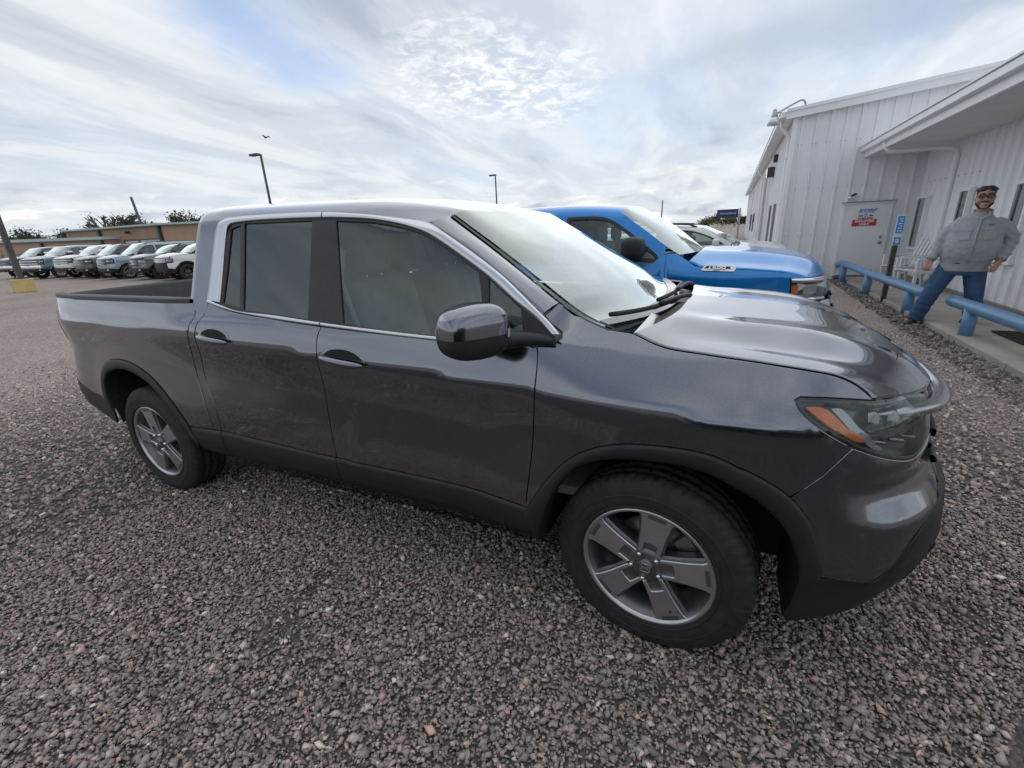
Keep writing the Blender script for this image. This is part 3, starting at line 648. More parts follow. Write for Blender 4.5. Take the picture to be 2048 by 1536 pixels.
# ---- bonnet (Coons patch over right half, mirrored)
na,nu=40,36
def crv(p,n): return spl(A(*p) if not isinstance(p,np.ndarray) else p,n)
sideC=body(spl(C_hood,na)[:,0],spl(C_hood,na)[:,1]); sideC[:,1]+=.0035
midC=crv(((.005,0,1.258),(.147,0,1.252),(.368,0,1.236),(.54,0,1.206),(.674,0,1.160),(.79,0,1.105),(.87,0,1.055),(.925,0,.998)),na)
rearC=crv(((.005,0,1.258),(.002,-.20,1.256),(-.012,-.42,1.250),(-.055,-.62,1.243),tuple(sideC[0])),nu)
frontC=crv(((.925,0,.998),(.922,-.12,.999),(.880,-.34,1.015),(.800,-.54,1.040),(.712,-.688,1.058),tuple(sideC[-1])),nu)
H=coons(rearC,frontC,midC,sideC)
uv=np.linspace(0,1,nu)[None,:]; av=np.linspace(0,1,na)[:,None]
H[...,2]+=.020*np.exp(-((uv-(.60-.10*av))/.10)**2)*np.sin(np.pi*np.clip(av*1.02,0,1))**.5-.010*np.exp(-((uv-(.80-.05*av))/.09)**2)*np.sin(np.pi*av)
full=np.concatenate([H,(H*[1,-1,1])[:,::-1][:,1:]],1)
rim_=full.copy()
grid('bonnet',full,'paint_grey',hero,flip=False)
ed=np.concatenate([full[0,:],full[1:,-1],full[-1,::-1][1:],full[::-1,0][1:-1]]); 
grid('bonnet_edge',np.stack([ed,ed-[0,0,.018]],1),'paint_grey',hero,closeu=True)
ln=full[-6].copy(); k_=np.abs(np.linspace(-1,1,len(ln))); ln=full[-1]+(full[-7]-full[-1])*np.clip(np.interp(k_,[0,.45,.62,.85,1.],[.55,.9,1.,.35,0.]),0,1)[:,None]; ln[:,2]+=.0005
tube('nose_shut_line',ln,.0026,'void_black',hero,n=5)
# ---- cowl, wipers
cw0=np.stack([WSn[-1,:,0],WSn[-1,:,1],WSn[-1,:,2]],1); cw1=np.concatenate([H[0],(H[0]*[1,-1,1])[::-1][1:]]); 
i0=spl(cw0,41); i1=spl(cw1 if cw1[0,1]*cw0[0,1]>0 else cw1[::-1],41)
t=np.linspace(0,1,6)[None,:,None]; CG=i0[:,None]*(1-t)+i1[:,None]*t; CG[...,2]-=.028*np.sin(np.pi*np.clip(t[...,0]*1.0+.15,0,1))+.004; CG[:,-1,2]-=.03
grid('cowl_panel',CG,'trim_black',hero)
for y0,y1,xs in ((-.06,-.74,0),(.42,-.24,.0)):
    yy=np.linspace(y0,y1,14); base=np.stack([np.interp(yy,WSn[-1,::-1,1] if WSn[-1,0,1]>0 else WSn[-1,:,1],WSn[-1,::-1,0] if WSn[-1,0,1]>0 else WSn[-1,:,0]),yy,np.interp(yy,WSn[-1,::-1,1] if WSn[-1,0,1]>0 else WSn[-1,:,1],WSn[-1,::-1,2] if WSn[-1,0,1]>0 else WSn[-1,:,2])],1)
    base[:,0]+=np.linspace(.01,-.05,14); base[:,2]+=np.linspace(.03,.045,14)
    wp=tube('wiper_blade',base,.010,'rubber',hero,n=6)
    arm=np.vstack([base[6]+A(.012,0,.012),base[2]+A(.03,0,.018),base[0]+A(.055,.06,.005),base[0]+A(.06,.12,-.02)]); tube('wiper_arm',spl(arm,12),.011,'trim_black',hero,n=6)
# ---- door mirrors
def mirror_shell(lo,hi,grow=1.):
    th=np.linspace(lo,hi,14); ph=np.linspace(0,2*np.pi,40,endpoint=False)
    sp_=lambda v,e: np.sign(v)*np.abs(v)**e
    X=np.zeros((14,40,3)); e=.64
    ct=sp_(np.cos(th),e)[:,None]; st=sp_(np.sin(th),e)[:,None]
    X[...,0]=.088*ct*sp_(np.cos(ph),e)[None]; X[...,1]=.128*ct*sp_(np.sin(ph),e)[None]; X[...,2]=.098*st
    X[...,0]*=1-.12*np.clip(-X[...,1]/.128,-1,1); X[...,2]*=1-.10*np.clip(-X[...,1]/.128,0,1)
    r=R_(28); c,s=math.cos(r),math.sin(r); x=X[...,0]*c-X[...,1]*s*-1; y=-X[...,0]*s+X[...,1]*c
    return np.stack([x,y,X[...,2]],-1)*grow
mc=A(-.625,-1.085,1.272)
grid('mirror_cap',mirror_shell(-.02,math.pi/2)+mc,'paint_grey',hero,closev=True,mirror=True,flip=False)
grid('mirror_housing',mirror_shell(-math.pi/2,-.02,.985)+mc,'trim_black',hero,closev=True,mirror=True)
grid('mirror_signal',(mirror_shell(-.10,.02,1.012)+mc)[:,4:18],'lamp_white',hero,mirror=True)
for sg in (1,-1):
    tube('mirror_arm',spl(A((-.575,-1.00*sg,1.225),(-.52,-.955*sg,1.222),(-.44,-.925*sg,1.220),(-.385,-.915*sg,1.214)),10),np.linspace(.040,.018,10),'trim_black',hero,n=10)
# ---- door handles
for s0,z0,w_ in ((-1.388,1.083,.135),(-2.293,1.132,.128)):
    th=np.linspace(0,2*np.pi,40,endpoint=False); lens=np.stack([s0+w_*np.cos(th),z0-(.065)*(np.cos(th)*.09)+.044*np.sign(np.sin(th))*np.abs(np.sin(th))**1.25],1)
    panel('handle_recess',lens,body,'paint_grey',hero,sp=.02,off=.0015,thick=.001,mirror=True)
    top=A(s0,z0)+(lens[np.sin(th)>=.05]-A(s0,z0))*A(.82,.86); 
    panel('handle_shade',top,body,'void_black',hero,sp=.02,off=.004,thick=.001,mirror=True)  # flat black patch on the door skin, painted in for the hollow's shade
    xs=np.linspace(-w_*.97,w_*.97,16); pth=body(s0+xs,z0-.010-xs*.09); pth[:,1]-=.014+.016*(1-(xs/w_)**2)
    rr=.0165*(1-np.abs(xs/w_)**4*.75)
    ha=tube('door_handle',pth,rr,'paint_grey',hero,n=10); 
    ha2=tube('door_handle',pth*[1,-1,1],rr,'paint_grey',hero,n=10)
p=body(A(-1.470),A(1.092))[0]; lathe('key_lock',[(0,-.003),(.008,-.002),(.009,.004)],'trim_black',hero,n=14,loc=(p[0],p[1]-.029,p[2]-.004))
# ---- bed: inner walls, floor, rails, tailgate
bw=.80
box('bed_floor',(-3.35,0,.86),(1.62,1.6,.03),'cladding',hero)
for sg in (1,-1): box('bed_wall',(-3.35,sg*.835,1.075),(1.60,.03,.44),'cladding',hero)
box('bed_wall',(-2.60,0,1.07),(.03,1.64,.44),'cladding',hero)
for sg in (1,-1):
    xs=np.linspace(-4.22,-2.535,30); o_=body(np.maximum(xs,-3.75),0*xs+1.303); yy=np.abs(o_[:,1]); yy=np.where(xs<-3.7,yy-.09*((-3.7-xs)/.52)**2.2,yy)
    G=np.stack([np.stack([xs,sg*(yy+.003),0*xs+1.296],1),np.stack([xs,sg*(yy-.001),0*xs+1.318],1),np.stack([xs,sg*(yy-.05),0*xs+1.322],1),np.stack([xs,sg*(yy*0+.815),0*xs+1.314],1),np.stack([xs,sg*(yy*0+.815),0*xs+1.25],1)],1)
    grid('bed_rail_cap',G,'cladding',hero,flip=sg>0)
tg_=np.linspace(-1,1,31); tx=-4.235+.09*np.abs(tg_)**3
G=np.stack([np.stack([tx+.09,tg_*.80,0*tx+.86],1),np.stack([tx+.09,tg_*.80,0*tx+1.300],1),np.stack([tx+.05,tg_*.80,0*tx+1.318],1),np.stack([tx+.0,tg_*.80,0*tx+1.306],1),np.stack([tx-.01,tg_*.80,0*tx+1.18],1),np.stack([tx-.005,tg_*.80,0*tx+.80],1)],1)
grid('tailgate',G[:,2:],'paint_grey',hero,flip=True); grid('tailgate_liner',G[:,:3],'trim_black',hero,flip=True)
grid('rear_bumper',np.stack([np.stack([tx*1.0-.02,tg_*.86,0*tx+z_],1)+A(dx,0,0) for z_,dx in ((.82,.03),(.78,-.05),(.60,-.05),(.50,.03))],1),'cladding',hero,flip=True)
# ---- wheel houses and underbody
for cv in (C_aFi,C_aRi):
    cc=np.vstack([cv[:1]+A((-.02,-.05)),cv,A((.425,.36),(.44,.285))]) if cv is C_aFi else np.vstack([cv[:1]+A((.03,-.10)),cv,cv[-1:]+A((.02,-.08))]); e=body(cc[:,0],cc[:,1]); e[:,1]+=.012
    for sg in (1,-1):
        G=np.stack([e*[1,sg,1]]+[np.stack([e[:,0],0*e[:,0]-sg*y_,e[:,2]],1) for y_ in (.88,.60)],1)
        grid('wheel_house',G,'void_black',hero,flip=sg<0)
        prism('wheel_house',e[:,[0,2]],-sg*.60,-sg*.58,'void_black',hero)
box('underbody',(-1.6,0,.42),(2.3,1.70,.22),'void_black',hero); box('underbody',(-1.7,0,.62),(4.9,1.1,.30),'void_black',hero)
box('engine_block',(.35,0,.75),(.75,1.05,.5),'void_black',hero); box('radiator',(.72,0,.7),(.04,1.2,.5),'void_black',hero)
for sg in(1,-1): box('mud_guard',(.47,sg*.74,.255),(.012,.24,.06),'cladding',hero,bev=.004)
# ---- cabin
box('cabin_floor',(-1.4,0,.56),(2.3,1.7,.04),'interior',hero)
for sg in (1,-1):
    box('door_card',(-1.45,sg*.875,.86),(2.0,.05,.60),'interior',hero)
    for x0 in (-1.28,-2.12):
        w_=.52; y0=sg*.40
        if x0<-2: w_=.60
        box('seat_cushion',(x0+.05,y0,.82),(.52,w_,.16),'interior',hero,bev=.05,seg=3,smooth=True)
        box('seat_back',(x0-.27,y0,1.12),(.15,w_*.95,.56),'interior',hero,bev=.06,seg=3,smooth=True,rot=Matrix.Rotation(R_(-14),3,'Y'))
        box('headrest',(x0-.37,y0,1.50),(.10,.26,.18),'interior',hero,bev=.04,seg=3,smooth=True)
        for q in (-.06,.06): tube('headrest_post',[(x0-.35,y0+q,1.36),(x0-.37,y0+q,1.44)],.007,'satin_chrome',hero,n=6)
    tube('seat_belt',spl(A((-1.60,sg*.74,1.58),(-1.55,sg*.70,1.25),(-1.50,sg*.66,.95)),8),.016,'interior_light',hero,n=6)
    box('pillar_trim',(-1.585,sg*.775,1.36),(.10,.05,.42),'interior_light',hero,bev=.015,rot=Matrix.Rotation(sg*R_(20),3,'X'))
box('dashboard',(-.42,0,1.08),(.62,1.66,.22),'interior',hero,bev=.07,seg=3,smooth=True)
box('binnacle',(-.66,.40,1.17),(.20,.42,.10),'interior',hero,bev=.04,seg=3,smooth=True)
th=np.linspace(0,2*np.pi,36); sw=np.stack([-.86+.07*np.sin(th),.40+.185*np.cos(th),1.05+.17*np.sin(th)],1); tube('steering_wheel',sw,.015,'gloss_black',hero,n=8,cap=False)
box('steering_wheel_hub',(-.84,.40,1.04),(.05,.16,.12),'interior',hero,bev=.02)
box('console',(-1.1,0,.84),(.8,.24,.26),'interior',hero,bev=.04)
box('head_lining',(-1.80,0,1.705),(1.25,1.05,.02),'interior_light',hero,bev=.005)
# ---- wheels
build_wheel('wheel',hero,(0,-.855,.366),-.118,-1,R_(82)); build_wheel('wheel',hero,(0,.855,.366),-.118,1,R_(40))
build_wheel('wheel',hero,(-3.18,-.860,.366),0,-1,R_(101)); build_wheel('wheel',hero,(-3.18,.860,.366),0,1,R_(10))
# ================================================================ other vehicles
def veh(name,label,cat_,group,loc,rz,sp,paint,dark='cladding'):
    """a parked vehicle; sp holds its measures in metres with x forward, right side = -y"""
    root=tag(empty(name,loc,rz),label,cat_,group); g=sp.get
    W,H,zb,zc=g('W'),g('H'),g('zb'),g('zc'); ax,wb=g('ax',0.),g('wb'); nose,tail=g('nose'),g('tail'); sill=g('sill',.42); ra=g('ra',.46); rw=g('rw',.375); zw=rw-.008
    xd=g('xd'); nf=g('nf',2.8); x0=nose-g('wrap',.75); xr=tail+.45
    ZF=g('ZF',[.3,.5,.8,1.0,1.1,1.2]); XF=g('XF',[nose-.08,nose-.01,nose,nose-.03,nose-.08,nose-.14])
    sec=g('sec',.05)
    def sw(x,z):
        u=np.clip(z-zc,0,None); f=_sm((x-xd+.1)/.4)
        w=(W-.20*u)*(1-f)+(W-.25*u-g('roll',1.6)*u*u)*f
        l=np.clip(zc-z,0,None); w=w-.022*(1-np.exp(-(l/.12)**2))+.012*_sm((l-.2)/.3)-.06*np.clip((sill+.1-z)/.2,0,1.5)
        for xc in (ax,ax-wb): w=w+g('bump',.035)*_sm(1-(np.hypot(x-xc,z-zw)-ra)/.34)
        return w
    def bod(s,z):
        s=np.asarray(s,float); z=np.asarray(z,float); w=sw(np.clip(s,xr,x0),z); y=-w; x=s*1.
        th=np.clip((s-x0)/1.35,0,1)*np.pi/2; A_=np.interp(z,ZF,XF)-x0; fr=s>x0
        x=np.where(fr,x0+A_*(np.sin(th)+1e-9)**(2/nf),x); y=np.where(fr,-w*(np.cos(th)+1e-9)**(2/nf),y)
        th=np.clip((xr-s)/1.2,0,1)*np.pi/2; re=s<xr
        x=np.where(re,xr-(xr-tail)*(np.sin(th)+1e-9)**.5,x); y=np.where(re,-w*(np.cos(th)+1e-9)**.5,y)
        return np.stack([x,y,z],-1)
    w0=g('w0',W-.06); rt=g('rt',.83)
    PW=w0*np.array([1,rt,rt-.02,rt-.05,rt-.10,rt-.2,.38,0]); PZ=zb+(H-zb)*np.array([0,.733,.812,.876,.9225,.957,.987,1.])
    cb=g('cb'); xt=g('xt'); cbA=g('cbA',.19); lean=g('lean',.05)
    def she(s,t):
        s=np.asarray(s,float); t=np.asarray(t,float); tt=1-np.abs(1-t)
        w=np.where(tt<.42,np.interp(tt,_PT,PW),_hermite(np.clip(tt,.4,1),_PT,PW)); z=np.where(tt<.42,np.interp(tt,_PT,PZ),_hermite(np.clip(tt,.4,1),_PT,PZ)); w=np.maximum(w,0)
        k=_sm((tt-.2)/.4); z=z-g('drop',.06)*k*np.clip((s-(xt-.75))/.8,0,1.6)**2-g('rdrop',.04)*k*np.clip((cb+.9-s)/.9,0,1.4)**2
        q=np.clip((z-zb)/(H-zb),0,1); th=np.clip((cb-s)/.45,0,1)*np.pi/2
        A_=np.maximum(cbA*np.sqrt(np.clip(1-q**6,0,1))-lean*q,.02); re=s<cb
        x=np.where(re,cb-A_*(np.sin(th)+1e-9)**(2/2.4),s); y=np.where(re,-w*(np.cos(th)+1e-9)**(2/2.4),-w)
        return np.stack([x,np.where(t>1,-y,y),z],-1)
    tz=lambda z:.42*(np.asarray(z)-zb)/(PZ[1]-zb)
    hs=g('res',1.)
    # --- flanks
    def arch(xc,r,a0,a1,n=22):
        a=np.linspace(a0,a1,n); return np.stack([xc+r*np.cos(a),zw+r*np.sin(a)],1)
    a_lo=math.asin((sill-zw+.02)/ra)
    top=g('top') # shoulder line (x,z) from rear to nose
    T=lambda a,b,n=10: between(top,a,b,n)
    cuts=g('cuts')  # seams: rear edge of last door ... front edge of first door
    fx=lambda x,n=6: np.stack([np.full(n,x),np.linspace(0,1,n)],1)
    fz0=g('fz0',.62) # bottom of painted nose
    sn=x0+1.30; se=xr-1.15
    hlz=g('hlz')
    f_=cat(T(cuts[-1],g('hx'),14),A((g('hx'),hlz[1])),A((g('hl0'),hlz[1]),(g('hl0'),hlz[0])),A((g('hl0')+.06,hlz[0]-.02),(x0+.5,hlz[0]-.03)),A((x0+.5,fz0)),arch(ax,ra,R_(20),math.pi-a_lo),A((cuts[-1],sill+.02)))
    panel('front_fender',f_,bod,paint,root,sp=.08*hs,gap=.004,mirror=True)
    for i in range(len(cuts)-1):
        a,b=cuts[i],cuts[i+1]; lo=max(a,ax-wb+ra*.98)
        if a<ax-wb+ra+.02:
            p=cat(T(a,b),A((b,sill)),A((ax-wb+ra*math.cos(a_lo),sill)),arch(ax-wb,ra,a_lo,math.acos(np.clip((a-(ax-wb))/ra,-1,1))))
        else: p=cat(T(a,b),A((b,sill)),A((a,sill)))
        panel('door',p,bod,paint,root,sp=.09*hs,gap=.004,mirror=True)
        if g('handles',True):
            for sg in (1,-1):
                q=bod(A(a+.13),A(zc+.02))[0]; box('door_handle',(q[0],(q[1]-.015)*sg,q[2]),(.17,.03,.028),g('handlemat',paint),root,bev=.008)
    a=cuts[0]; zr1=g('zr1',sill+.15)
    st=ax-wb+ra*math.cos(math.pi-a_lo)
    if a<ax-wb+ra: ar=arch(ax-wb,ra,math.acos(np.clip((a-(ax-wb))/ra,-1,1)),math.pi-a_lo)
    else: ar=np.vstack([A((a,sill)),arch(ax-wb,ra,a_lo,math.pi-a_lo)])
    qp=cat(T(a,se,16),A((se,zr1)),A((xr-.3,zr1),(st-.02,sill+.03)),ar[::-1])
    panel('bed_side' if g('bed') else 'rear_quarter',qp,bod,paint,root,sp=.09*hs,gap=.004,mirror=True)
    tl=g('tl',(.85,1.15)); panel('tail_lamp',A((se,tl[0]),(se,tl[1]),(xr-.35,tl[1]),(xr-.35,tl[0])),bod,'red_lens',root,sp=.1,off=.008,mirror=True)
    for xc in (ax,ax-wb):
        if g('flare'): strip('arch_flare',arch(xc,ra+g('flare'),a_lo,math.pi-a_lo,30),arch(xc,ra-.01,a_lo,math.pi-a_lo,30),bod,g('flaremat',dark),root,n=30,m=3,off=.012,thick=.06,mirror=True)
        e=bod(*arch(xc,ra-.005,a_lo,math.pi-a_lo,20).T)
        for sg in (1,-1):
            grid('wheel_house',np.stack([e*[1,sg,1]+A(0,.012*sg,0),np.stack([e[:,0],0*e[:,0]-sg*.55,e[:,2]],1)],1),'void_black',root,flip=sg<0)
            prism('wheel_house',e[:,[0,2]],-sg*.56,-sg*.54,'void_black',root)
    if g('sillclad',True): strip('sill_cladding',A((ax-wb+ra-.03,sill+.06),(ax-ra+.03,sill+.06)),A((ax-wb+ra-.03,sill-.05),(ax-ra+.03,sill-.05)),bod,dark,root,n=10,m=3,off=.012,thick=.05,mirror=True)
    # --- nose
    panel('front_bumper',cat(A((x0+.52,fz0),(x0+.52,hlz[0]-.03),(x0+.8,hlz[0]-.03),(x0+1.35,hlz[0]-.03),(x0+1.35,fz0))),bod,g('bumpmat',paint),root,sp=.1,off=g('bumpoff',.0),thick=.04,mirror=True)
    panel('lower_bumper',cat(arch(ax,ra,R_(20),a_lo,5),A((ax+ra+.05,sill-.08),(x0+.5,sill-.10),(x0+1.35,sill-.04),(x0+1.35,fz0-.005),(x0+.5,fz0-.005))),bod,dark,root,sp=.1,off=.002,thick=.04,mirror=True)
    gr=g('grille',(.72,1.02)); gs=g('grs',.72)
    panel('grille',A((x0+gs,gr[0]),(x0+1.35,gr[0]),(x0+1.35,gr[1]),(x0+gs,gr[1])),bod,'gloss_black',root,sp=.1,off=.006,mirror=True)
    nb=g('nbar',2)
    for i in range(nb):
        z_=gr[0]+(gr[1]-gr[0])*(i+.7)/(nb+.4); strip('grille_bar',A((x0+gs,z_+.022),(x0+1.35,z_+.022)),A((x0+gs,z_-.022),(x0+1.35,z_-.022)),bod,g('barmat','chrome'),root,n=14,m=3,off=.022,mirror=True)
    hp=g('hl') or cat(A((g('hl0'),hlz[0]),(x0+gs,hlz[0]),(x0+gs,hlz[1]),(g('hl0'),hlz[1])))
    panel('headlamp',hp,bod,g('hlmat','gloss_black'),root,sp=.06,off=-.02,thick=.03,mirror=True)
    mid=hp.mean(0); panel('headlamp_lens',hp,bod,'lens',root,sp=.08,off=.004,thick=0,mirror=True)
    panel('lamp_bar',mid+(hp-mid)*A(.80,.34)+A(.01,.02),bod,'lamp_white',root,sp=.08,off=-.006,thick=.004,mirror=True)
    if g('amber'): 
        c=A((g('hl0')+.05,mid[1])); panel('turn_signal',c+A((-.03,-.035),(.04,-.035),(.04,.035),(-.03,.035)),bod,'amber',root,sp=.05,off=.001,thick=.004,mirror=True)
    if g('fog',True): panel('fog_lamp',A((x0+.62,fz0-.11),(x0+.80,fz0-.11),(x0+.80,fz0-.05),(x0+.62,fz0-.05)),bod,'lamp_white',root,sp=.06,off=.008,mirror=True)
    # --- bonnet
    na,nu=20,18
    hc=g('hood') # seam polyline on the flank (s,z), cowl to nose
    hcs=spl(hc,na); sideC=bod(hcs[:,0],hcs[:,1]); m=g('hmid'); midC=spl(A(*[(x,0,z) for x,z in m]),na)
    bow=lambda p,q,pw,n: np.stack([p[0]+(q[0]-p[0])*np.linspace(0,1,n)**pw,np.linspace(p[1],q[1],n),p[2]+(q[2]-p[2])*np.linspace(0,1,n)**g('hpw',2.4)],1)
    Hh=coons(bow(midC[0],sideC[0],2.6,nu),bow(midC[-1],sideC[-1],g('npw',2.6),nu),midC,sideC)
    uv=np.linspace(0,1,nu)[None]; av=np.linspace(0,1,na)[:,None]
    for hb in g('bulge',[(.6,.12,.02)]): Hh[...,2]+=hb[2]*np.exp(-((uv-hb[0])/hb[1])**2)*np.sin(np.pi*np.clip(av,0,1))**.4
    full=np.concatenate([Hh,(Hh*[1,-1,1])[:,::-1][:,1:]],1); grid('bonnet',full,paint,root)
    ed=np.concatenate([full[-1],full[-1]*1.0]).reshape(2,-1,3).transpose(1,0,2).copy(); ed[:,1]-=A(.03,0,.09); grid('bonnet_lip',ed,paint,root,flip=True)
    # --- greenhouse
    wt=g('wt') # windscreen edge (x,z), top to bottom
    wse=np.stack([wt[:,0],tz(wt[:,1])],1); wse[0,1]=.50
    bl=spl(A((cb-.42,0.),(wt[-1,0],0.)),12)
    hd=A((wt[0,0],.50),(wt[0,0]+.03,.75),(wt[0,0]+.05,1.0))
    rr=cat(bl,spl(wse[::-1],step=.06),spl(hd,step=.08)); ll=rr[::-1].copy(); ll[:,1]=2-ll[:,1]
    wins=[np.stack([w[:,0],tz(w[:,1])],1) for w in g('wins')]
    wl=[np.stack([w[:,0],2-w[:,1]],1) for w in wins]
    panel('cab_shell',cat(rr,ll,A((cb-.42,1.0))),she,g('roofmat',paint),root,sp=.075*hs,thick=.02,out=(0,0,1),holes=[inset(w,.0) for w in wins+wl])
    for w,tint in list(zip(wins,g('tints')))*1:
        panel('window',inset(w,-.01),she,tint,root,sp=.12,off=-.012,thick=0); panel('window',inset(np.stack([w[:,0],2-w[:,1]],1),-.01),she,tint,root,sp=.12,off=-.012,thick=0,out=(0,1,0))
        for ww,o in ((w,(0,-1,0)),(np.stack([w[:,0],2-w[:,1]],1),(0,1,0))): panel('window_frame',inset(ww,-.012),she,g('framemat','trim_black'),root,sp=.2,off=.002,thick=.012,holes=[inset(ww,.016)],out=o)
    panel('rear_window',A((cb-.33,.10),(cb-.449,.10),(cb-.449,.46),(cb-.33,.46)),she,'glass_privacy',root,sp=.1,off=.006,thick=0,mirror=True)
    E_=np.vstack([she(wse[:,0],wse[:,1]),]); cr=A(*g('wcr')); E_=spl(np.vstack([E_,cr]),16)
    hh=spl(hd,13); tp=she(hh[:,0],hh[:,1]*.999); tp[0]=E_[0]; tp=np.vstack([tp,(tp*[1,-1,1])[::-1][1:]])-[0,0,.006]
    u_=np.linspace(-1,1,25); bx=g('wbx'); bt=np.stack([bx[0]+(cr[0]-bx[0])*np.abs(u_)**2.3,-cr[1]*-u_*-1,bx[1]+(cr[2]-bx[1])*np.abs(u_)**2.6],1)
    ws=coons(tp,bt,E_,E_*[1,-1,1],.03); grid('windscreen',ws,'glass_screen',root)
    cg=np.stack([bt,np.concatenate([Hh[0],(Hh[0]*[1,-1,1])[::-1][1:]])[np.linspace(0,2*nu-2,25).astype(int)][::1]],1)
    if cg[0,0,1]*cg[0,1,1]<0: cg[:,1]=cg[::-1,1]
    cg[:,1,2]-=.02; cg[:,0,2]-=.004; grid('cowl_panel',cg,'trim_black',root)
    # --- cabin, floor, underbody
    xm=(wt[0,0]+cb)/2
    box('underbody',((nose+tail)/2,0,sill+.02),(nose-tail-.5,1.15,.24),'void_black',root); box('underbody',((ax-ra+ax-wb+ra)/2,0,sill+.05),(wb-2*ra,W*1.8,.16),'void_black',root)
    box('dashboard',(wt[-1,0]-.25,0,zb-.12),(.55,w0*1.75,.2),'interior',root,bev=.05)
    for sx in ([wt[0,0]-.25,wt[0,0]-1.15] if not g('single') else [wt[0,0]-.25]):
        for sg in (1,-1):
            box('seat',(sx,sg*.38,zb-.12),(.14,.5,.62),'interior',root,bev=.05); box('headrest',(sx-.05,sg*.38,zb+.27),(.1,.26,.18),'interior',root,bev=.04)
    if g('bed'):
        box('bed_floor',((cb+tail)/2-.08,0,zb-.42),(cb-tail-.35,W*1.6,.04),dark,root)
        for sg in (1,-1):
            box('bed_wall',((cb+tail)/2-.08,sg*(W-.16),zb-.2),(cb-tail-.3,.05,.42),dark,root); zt=np.interp(cb-.5,top[:,0],top[:,1]); box('bed_rail_cap',((cb+tail)/2-.10,sg*(W-.085),zt+.004),(cb-tail-.36,.11,.025),dark,root,bev=.006)
        box('tailgate',(tail+.06,0,zb-.25),(.06,W*1.72,.55),paint,root,bev=.01)
    else:
        panel('tailgate',cat(A((se,zr1),(se,zb),(xr-1.199,zb),(xr-1.199,zr1))),bod,paint,root,sp=.1,mirror=True)
    box('rear_bumper',(tail+.05,0,sill+.14),(.16,W*1.75,.2),g('rbmat',dark),root,bev=.03)
    # --- mirrors
    mx,mz=g('mir'); ms=g('mirs',(.12,.24,.18))
    for sg in (1,-1):
        box('door_mirror',(mx,-sg*(W+.11),mz),ms,g('mirmat',dark),root,bev=min(ms)*.32,seg=3,smooth=True)
        if g('mirtop'): box('mirror_top',(mx+.005,-sg*(W+.11),mz+ms[2]*.28),(ms[0]+.008,ms[1]+.008,ms[2]*.5),g('mirtop'),root,bev=ms[0]*.3,seg=3,smooth=True)
        tube('mirror_arm',[(mx+.03,-sg*(W-.06),mz-.07),(mx+.02,-sg*(W+.03),mz-.06)],.03,dark,root,n=8)
    if g('rails'):
        for sg in (1,-1):
            p=she(np.linspace(cb+.15,wt[0,0]-.1,14),np.full(14,.60)); p[:,1]*=sg; p[:,2]+=.045; p[[0,-1],2]-=.05; tube('roof_rail',p,.02,'trim_black',root,n=8)
    # --- wheels
    pw=None
    for xc in (ax,ax-wb):
        for sg in (-1,1): build_wheel('wheel',root,(xc,sg*(W-.135),rw-.008),0,sg,R_(g('wang',15)),R=rw,W=.25,rim=g('rim',.245),style='six',hi=False,capmark=False,facemat=g('rimmat','alloy_face'),darkmat=g('rimdark','alloy_dark'))
    return root,bod,she,full
carpaint('paint_blue',(.002,.21,.60),metal=.45,rough=.30,dirt=.1)
ram=dict(W=1.0,H=1.86,zb=1.25,zc=1.12,ax=.15,wb=3.57,nose=1.10,tail=-4.7,sill=.46,ra=.48,rw=.40,xd=-.40,wrap=.62,nf=3.2,roll=2.2,bump=.03,
  ZF=[.3,.5,.75,.9,1.0,1.08,1.14,1.2,1.3],XF=[.98,1.10,1.13,1.09,1.07,1.06,1.0,.94,.82],
  top=A((-5.9,1.24),(-4.7,1.24),(-2.2,1.24),(-.48,1.25),(-.40,1.33),(-.36,1.335),(-.25,1.285),(-.20,1.245),(-.16,1.215),(-.106,1.195),(.34,1.165),(.6,1.14),(.9,1.10)),cuts=[-2.55,-1.52,-.41],
  hx=.80,hl0=.63,hlz=(.90,1.08),fz0=.60,grille=(.72,1.0),grs=.9,nbar=2,hlmat='gloss_black',bumpmat='paint_blue',amber=True,
  hood=A((-.20,1.24),(-.155,1.225),(-.106,1.195),(.34,1.165),(.62,1.135),(.80,1.09)),hmid=((-.10,1.335),(.2,1.335),(.5,1.315),(.78,1.27),(.96,1.20),(1.05,1.10)),hpw=2.8,bulge=[(.52,.13,.030),(.80,.09,-.012)],
  wt=A((-.90,1.74),(-.684,1.60),(-.534,1.475),(-.424,1.395)),wcr=(-.29,-.87,1.305),wbx=(-.12,1.31),cb=-2.75,xt=-.9,w0=.955,rt=.835,drop=.055,rdrop=.02,
  wins=[cat(spl(A((-1.46,1.70),(-1.10,1.700),(-.985,1.665),(-.82,1.55),(-.66,1.42),(-.50,1.295),(-.48,1.26)),step=.05),A((-1.0,1.262),(-1.46,1.265))),
        cat(A((-2.45,1.66),(-2.40,1.69),(-1.60,1.70),(-1.60,1.265),(-2.45,1.275)))],tints=['glass_clear','glass_privacy'],
  bed=True,mir=(-.70,1.385),mirs=(.20,.30,.215),handlemat='paint_blue',flare=0,framemat='trim_black',zr1=.62,tl=(.95,1.20),rimmat='chrome')
pm('ink_dark',(.03,.03,.032),.5); pm('headlamp_grey',(.30,.31,.32),.25,.6)
ramo,rbod,rshe,rhood=veh('pickup_truck','bright blue pickup with black mirrors parked beyond the grey pickup','pickup truck',None,(0,3.33,0),0,ram,'paint_blue')
# bonnet badge, chrome round the headlamp and the bumper edge
def decal(P,pts,off,name,mat,parent,thick=.004,sp=.03): return panel(name,A(*pts),P,mat,parent,sp=sp,off=off,thick=thick)

